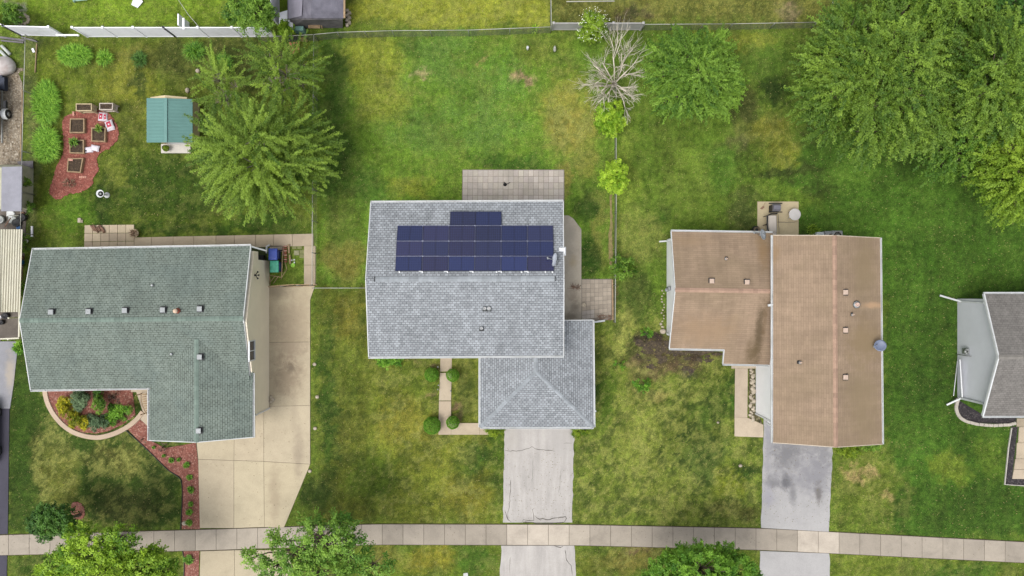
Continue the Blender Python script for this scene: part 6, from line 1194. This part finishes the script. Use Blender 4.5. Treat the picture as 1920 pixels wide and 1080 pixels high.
mb = MB(); mb.loft([[b+V((x, math.cos(a)*.38, math.sin(a)*.38)) for a in [.1+i*.29 for i in range(11)]]+[b+V((x, math.cos(a)*.34, math.sin(a)*.34)) for a in [.1+i*.29 for i in range(11)][::-1]] for x in (-.2, .12)]); obj('fender', mb, M['white'], t)
mb = MB(); mb.beam(P(4,170,.4), P(4,268,.4), .08, .1); mb.beam(P(-40,214,.4), P(12,214,.4), .08, .1); obj('frame', mb, M['galv'], t)
simple('outboard_part', 'black bracket on the side of the boat, above the trailer tyre', 'bracket', lambda mb: (mb.box(P(10,196,1.0), (.22,.5,.2), 0, bev=.03), mb.beam(P(11,190,1.1), P(13,188,1.1), .05, .05)), M['black'], P(10,196))
simple('tarp', 'dirty white tarp draped over something at the left edge', 'tarp', lambda mb: mb.loft([[P(15+34*(s*math.cos(a))-18, 125+s*(21+2*math.sin(a*5))*math.sin(a), z) for a in [i*.2618 for i in range(24)]] for s, z in ((1.0,0),(.97,.25),(.75,.55),(.4,.75),(.1,.72))], smooth=True), mat('tarp_white', rgb(214,208,206), .6, .06, 2, 10, dirt=rgb(140,112,100), dirt_amt=.7, bmp=.1), P(8,125))
simple('storage_crate', 'dark slate crate at the left edge between tarp and boat', 'crate', lambda mb: (mb.box(P(3,156,.3), (.5,.95,.6), 0, bev=.03), mb.box(P(3,156,.61), (.4,.8,.04), 0, bev=.01)), mat('slate', rgb(62,68,84), .5), P(3,156))
for i, (a, b) in enumerate((((3,86),(19,102)),((0,95),(13,108)))): simple('white_log', ['upper white concrete post lying at the left edge','lower white concrete post lying at the left edge'][i], 'post', lambda mb: mb.tube([P(*a,.12), P(*b,.12)], .11, 10), mat('pale_post', rgb(206,212,206), .8, .08), P(*a))
for lab, a, b, w_, m_ in (('weathered timber edging lying along the gravel, upper piece',(42,168),(42,232),.07,'wood'),('weathered timber edging lying along the gravel, lower piece',(40,232),(39,302),.07,'wood'),('dark old fence board lying at the top of the left yard strip',(40,70),(70,78),.1,'woodgrey'),
    ('pale board laid along the left fence strip',(69,82),(66,136),.05,'wood'),('white board at the left foot of the fence, by the canopy',(60,424),(60,444),.12,'vinyl'),('grey plank lying near the top left corner',(0,70),(46,76),.14,'woodgrey'),('second grey plank just under the first one',(2,76),(44,80),.1,'woodgrey'),
    ('white short board lying on the strip by the fence corner',(61,91),(64,98),.15,'vinyl')): simple('board', lab, 'board', lambda mb: mb.beam(P(*a,.06), P(*b,.06), w_, .08), M[m_], P(*a))
simple('lumber_pile', 'stack of grey scrap lumber above the cream shed', 'lumber', lambda mb: [mb.beam(P(33+i*1.3,304+i*1.8,.1+.04*i), P(62,303+i*2.2,.14+.04*i), .1, .06) for i in range(6)], M['woodgrey'], P(48,306))
# clutter between cream shed and canopy
cl = [('black rubbish bag among the clutter, beside the fence',45,408,.28,.32,'black'),('tan carton on top of the black rubbish bag',44,402,.2,.12,'log'),('white flat carton below the cream shed roof',21,401,.3,.1,'white'),('grey tub at the left edge of the clutter',3,412,.3,.25,'galv'),
      ('dark tub in the middle of the clutter',34,418,.3,.22,'darkmetal'),('small blue tub at the bottom of the clutter',37,427,.14,.15,'bluep'),('white crate beside the fence, below the clutter',51,452,.12,.2,'white'),('grey flat sheet in the clutter',24,412,.35,.06,'galv'),
      ('black cloth heap by the lower end of the canopy',14,592,.22,.3,'black'),('black bucket below the black cloth heap',6,604,.18,.3,'black'),('pale bucket on the ground beneath the canopy end',3,594,.12,.25,'white'),('rusty drum beside the canopy',42,483,.16,.5,'log'),('dark rounded pot against the canopy corner',34,582,.12,.4,'black')]
M['bluep'] = mat('blue_plastic', rgb(46,110,176), .4)
for lab, x, y, r_, h_, mm in cl: simple('clutter', lab, 'clutter', lambda mb: mb.lathe(P(x,y), [(r_*.85,0),(r_,h_*.5),(r_*.95,h_*.92),(r_*.75,h_),(r_*.6,h_*.9),(0,h_*.86)], 5 if 'cart' in lab or 'crate' in lab or 'sheet' in lab else 14, sx=1.15), M[mm], P(x,y))
simple('leaning_pole', 'pale pole lying across the clutter', 'pole', lambda mb: mb.tube([P(9,425,.2), P(20,409,.5)], .04, 6), M['log'], P(14,418)); simple('pipe', 'light pipe lying at the top of the clutter', 'pipe', lambda mb: mb.tube([P(14,405,.3), P(35,404,.35)], .03, 6), M['galvpale'], P(24,405))
simple('blue_barrel', 'blue barrel beside the canopy at the fence', 'barrel', lambda mb: mb.lathe(P(41,492), [(.2,0),(.24,.3),(.23,.75),(.2,.8),(.18,.76),(0,.76)], 18), M['bluep'], P(41,492))
t = thing('wire_basket', 'rusty wire basket below the blue barrel', 'basket', P(36,516)); mb = MB()
for k in range(6): mb.tube([P(29+k*2.6,502,.5), P(32+k*2.2,531,.5)], .014, 4); mb.tube([P(29,502+k*5.8,.5), P(43,502+k*5.4,.5)], .014, 4)
for x, y in ((29,502),(43,502),(32,531),(43,530)): mb.tube([P(x,y,.5), P(x,y,0)], .02, 4)
obj('grid', mb, M['log'], t)
t = thing('vinyl_gate', 'cream rail fence and gate at the neighbour\'s slab, left of the green-roofed house', 'gate', P(20,635)); mb = MB(); mb.beam(P(-40,637,1.2), P(36,634,1.2), .09, .1); mb.beam(P(37,553,1.3), P(36,632,1.2), .09, .1); obj('rail', mb, M['corr'], t)
for x, y in ((38,634),(39,556),(39,595),(0,638)): mb = MB(); mb.box(P(x,y)+V((0,0,.62)), (.11,.11,1.25), bev=.01); obj('post', mb, M['corr'], t)
# car on the far-left drive: nose up, right side towards the camera
t = thing('parked_car', 'dark parked car mostly outside the left edge, wheels on the black asphalt', 'car', P(-18,808)); x0 = P(4,0).x; yb = P(0,808).y; W_ = 1.75; L_ = 4.5; mb = MB()
secs = [(-.5,.35,.62,.7),(-.47,.28,.72,.86),(-.3,.25,.86,.96),(-.12,.25,.9,.98),(.15,.25,.9,1),(.4,.26,.88,1),(.48,.3,.8,.95),(.5,.38,.7,.85)]
def sec(f, zl, zh, wf, x_off=0): c = x0-W_/2; h = W_/2*wf; y = yb+f*L_; return [V((c-h*.92,y,zl)), V((c+h*.92,y,zl)), V((c+h,y,(zl+zh)*.5)), V((c+h*.94,y,zh)), V((c-h*.94,y,zh)), V((c-h,y,(zl+zh)*.5))]
mb.loft([sec(*s_) for s_ in secs], smooth=False); paint = mat('car_paint_dark', rgb(46,48,54), .2, .03, 1, 5, coat=.8, bmp=0); bd = obj('body', mb, paint, t)
mb = MB(); c = x0-W_/2; cab = lambda f, z, h: [V((c-h,yb+f[0]*L_,z)), V((c+h,yb+f[0]*L_,z)), V((c+h,yb+f[1]*L_,z)), V((c-h,yb+f[1]*L_,z))]
mb.loft([cab((-.40,.22),.9,.78), cab((-.33,.1),1.38,.62)]); obj('windows', mb, M['glass'], t); mb = MB(); mb.loft([cab((-.335,.105),1.375,.63), cab((-.31,.08),1.44,.56)]); obj('roof', mb, mat('car_roof_grey', rgb(120,124,130), .3, .03), t)
for fy in (-.3, .3):
    for sx in (-1, 1): mb = MB(); cc = V((c+sx*(W_/2-.1), yb+fy*L_, .33)); mb.tube([cc+V((-.12,0,0)), cc+V((.12,0,0))], .33, 22); wh = obj('wheel', mb, M['tire'], t); mb = MB(); mb.tube([cc+V((sx*.1,0,0)), cc+V((sx*.13,0,0))], .21, 14); obj('rim', mb, M['chrome'], wh)
for sx in (-1, 1): mb = MB(); mb.box((c+sx*.6, yb+L_*.495, .68), (.35,.1,.14), bev=.03); obj('headlight', mb, M['white'], t)

# ------------------------------------------------------------------ grass blades over the lawn sheet, kept off paving and buildings
def grass():
    hard = [[(158,420),(590,436),(594,536),(583,560),(583,870),(534,1000),(372,1000),(366,870),(340,1000),(342,900),(300,866),(262,830),(230,806),(205,816),(170,816),(125,800),(93,762),(82,715),(60,715),(40,640),(40,560),(62,470),(158,470)],
      [(-200,1000),(375,993),(700,982),(1075,983),(1430,990),(1920,1016),(2100,1026),(2100,1064),(1920,1056),(1430,1032),(1075,1023),(700,1022),(375,1032),(-200,1046)], [(943,790),(1079,790),(1077,990),(1082,1110),(936,1110),(942,990)],
      [(866,318),(1058,318),(1067,404),(1090,430),(1092,523),(1148,524),(1148,602),(1114,602),(1114,802),(900,802),(900,816),(822,816),(826,670),(695,668),(690,520),(697,380),(866,380)], [(1419,377),(1498,377),(1498,442),(1650,446),(1655,832),(1563,838),(1556,1000),(1558,1110),(1424,1110),(1427,990),(1431,822),(1376,819),(1370,684),(1356,682),(1250,652),(1250,440),(1419,440)],
      [(372,1030),(545,1030),(565,1110),(343,1110),(343,1030)], [(-200,140),(25,128),(38,140),(43,200),(42,300),(52,390),(40,640),(18,770),(14,1110),(-200,1110)],
      [(118,212),(185,205),(222,238),(222,262),(186,292),(184,345),(150,363),(110,374),(93,355),(106,312),(117,280)], [(300,190),(377,190),(377,288),(300,288)], [(1793,745),(1795,558),(2000,558),(2000,911),(1882,909),(1895,800),(1800,790)], [(540,-60),(650,-60),(650,40),(540,40)]]
    n = 620000; x = RNG.uniform(-60, 1980, n); y = RNG.uniform(-60, 1120, n); keep = np.ones(n, bool)
    for pl_ in hard:
        ins = np.zeros(n, bool); k = len(pl_)
        for i in range(k):
            (x0, y0), (x1, y1) = pl_[i], pl_[(i+1) % k]
            if y0 == y1: continue
            c = ((y0 > y) != (y1 > y)) & (x < (x1-x0)*(y-y0)/(y1-y0)+x0); ins ^= c
        keep &= ~ins
    x, y = x[keep], y[keep]; clump = vnoise(x, y, 7, 77, 3); kp = RNG.random(len(x)) < sstep(.3, .62, clump)*.9+.1; x, y = x[kp], y[kp]; n = len(x)
    me0 = bpy.data.objects['lawn'].data; cols = np.zeros(len(me0.vertices)*4, np.float32); me0.attributes['Col'].data.foreach_get('color', cols); cols = cols.reshape(-1, 4)
    xs = np.concatenate([-np.array([40,45,55,75,120,250,600.])[::-1], np.arange(-38.4,38.41,.12), [40,45,55,75,120,250,600.]]); ys_ = np.concatenate([-np.array([24,28,36,60,120,250,600.])[::-1], np.arange(-22.8,22.81,.12), [24,28,36,60,120,250,600.]])
    X, Y = (x-960)*S, -(y-540)*S; ix = np.clip(np.searchsorted(xs, X), 0, len(xs)-1); iy = np.clip(np.searchsorted(ys_, Y), 0, len(ys_)-1); c = cols[iy*len(xs)+ix, :3]
    L_ = RNG.uniform(.05, .12, n); w = RNG.uniform(.012, .026, n); a = RNG.uniform(0, 2*math.pi, n); tilt = RNG.uniform(.5, 1.3, n)
    d = np.stack([np.cos(a)*np.sin(tilt), np.sin(a)*np.sin(tilt), np.cos(tilt)], 1); s_ = np.stack([-np.sin(a), np.cos(a), a*0], 1); b = np.stack([X, Y, np.full(n, -.01)], 1)
    co = np.stack([b-s_*w[:, None], b+s_*w[:, None], b+d*L_[:, None]], 1).reshape(-1, 3); me = bpy.data.meshes.new('grass'); fast_mesh(me, co, np.arange(n*3).reshape(n, 3))
    f = np.clip(RNG.normal(1.15, .33, n), .35, 2.2); cc = np.ones((n, 4), np.float32); cc[:, :3] = np.clip(c*f[:, None], 0, .8); dry = RNG.random(n) < .05; cc[dry, :3] = (.32, .28, .11)
    me.attributes.new('Col', 'FLOAT_COLOR', 'FACE').data.foreach_set('color', cc.reshape(-1))
    m, nt_, b_ = newmat('grass_blade'); at = N(nt_, 'ShaderNodeAttribute', attribute_name='Col'); nt_.links.new(at.outputs['Color'], b_.inputs['Base Color']); b_.inputs['Roughness'].default_value = .7; b_.inputs['Specular IOR Level'].default_value = .2
    me.materials.append(m); set_props(link(bpy.data.objects.new('grass', me)), 'short mown turf, patchy yellow and dark green, between the houses', 'grass', kind='stuff')
grass()

n = 900; xx = RNG.uniform(380, 1600, n); yy = RNG.choice([0, 1, 2], n); X = np.where(yy == 0, RNG.uniform(380, 580, n), np.where(yy == 1, RNG.uniform(945, 1076, n), RNG.uniform(1430, 1555, n))); Y = np.where(yy == 0, RNG.uniform(560, 985, n), RNG.uniform(840, 980, n))
X = np.where(RNG.random(n) < .3, RNG.uniform(0, 1900, n), X); sl = (X < 380) | (X > 1600) | ((X > 600) & (X < 940)) | ((X > 1080) & (X < 1425)); Y = np.where(sl, np.interp(X, [0, 375, 700, 1075, 1430, 1920], [1003, 993, 983, 984, 991, 1017])+RNG.uniform(1, 37, n), Y)
pp = np.stack([(X-960)*S, -(Y-540)*S, np.full(n, .055)], 1); LF['scrap'] = leafmat('dry_leaf_scrap', rgb(96,84,54), rgb(140,128,84), .1)
leaf_obj('leaf_litter', pp, np.array([[0,0,1.0]])+RNG.normal(size=(n,3))*.2, rdir(n)*np.array([1,1,.1]), RNG.uniform(.03,.09,n), RNG.uniform(.02,.05,n), RNG.random(n), LF['scrap'])
set_props(bpy.data.objects['leaf_litter'], 'scattered dry leaf bits lying on the driveways and the sidewalk', 'leaf litter', kind='stuff')
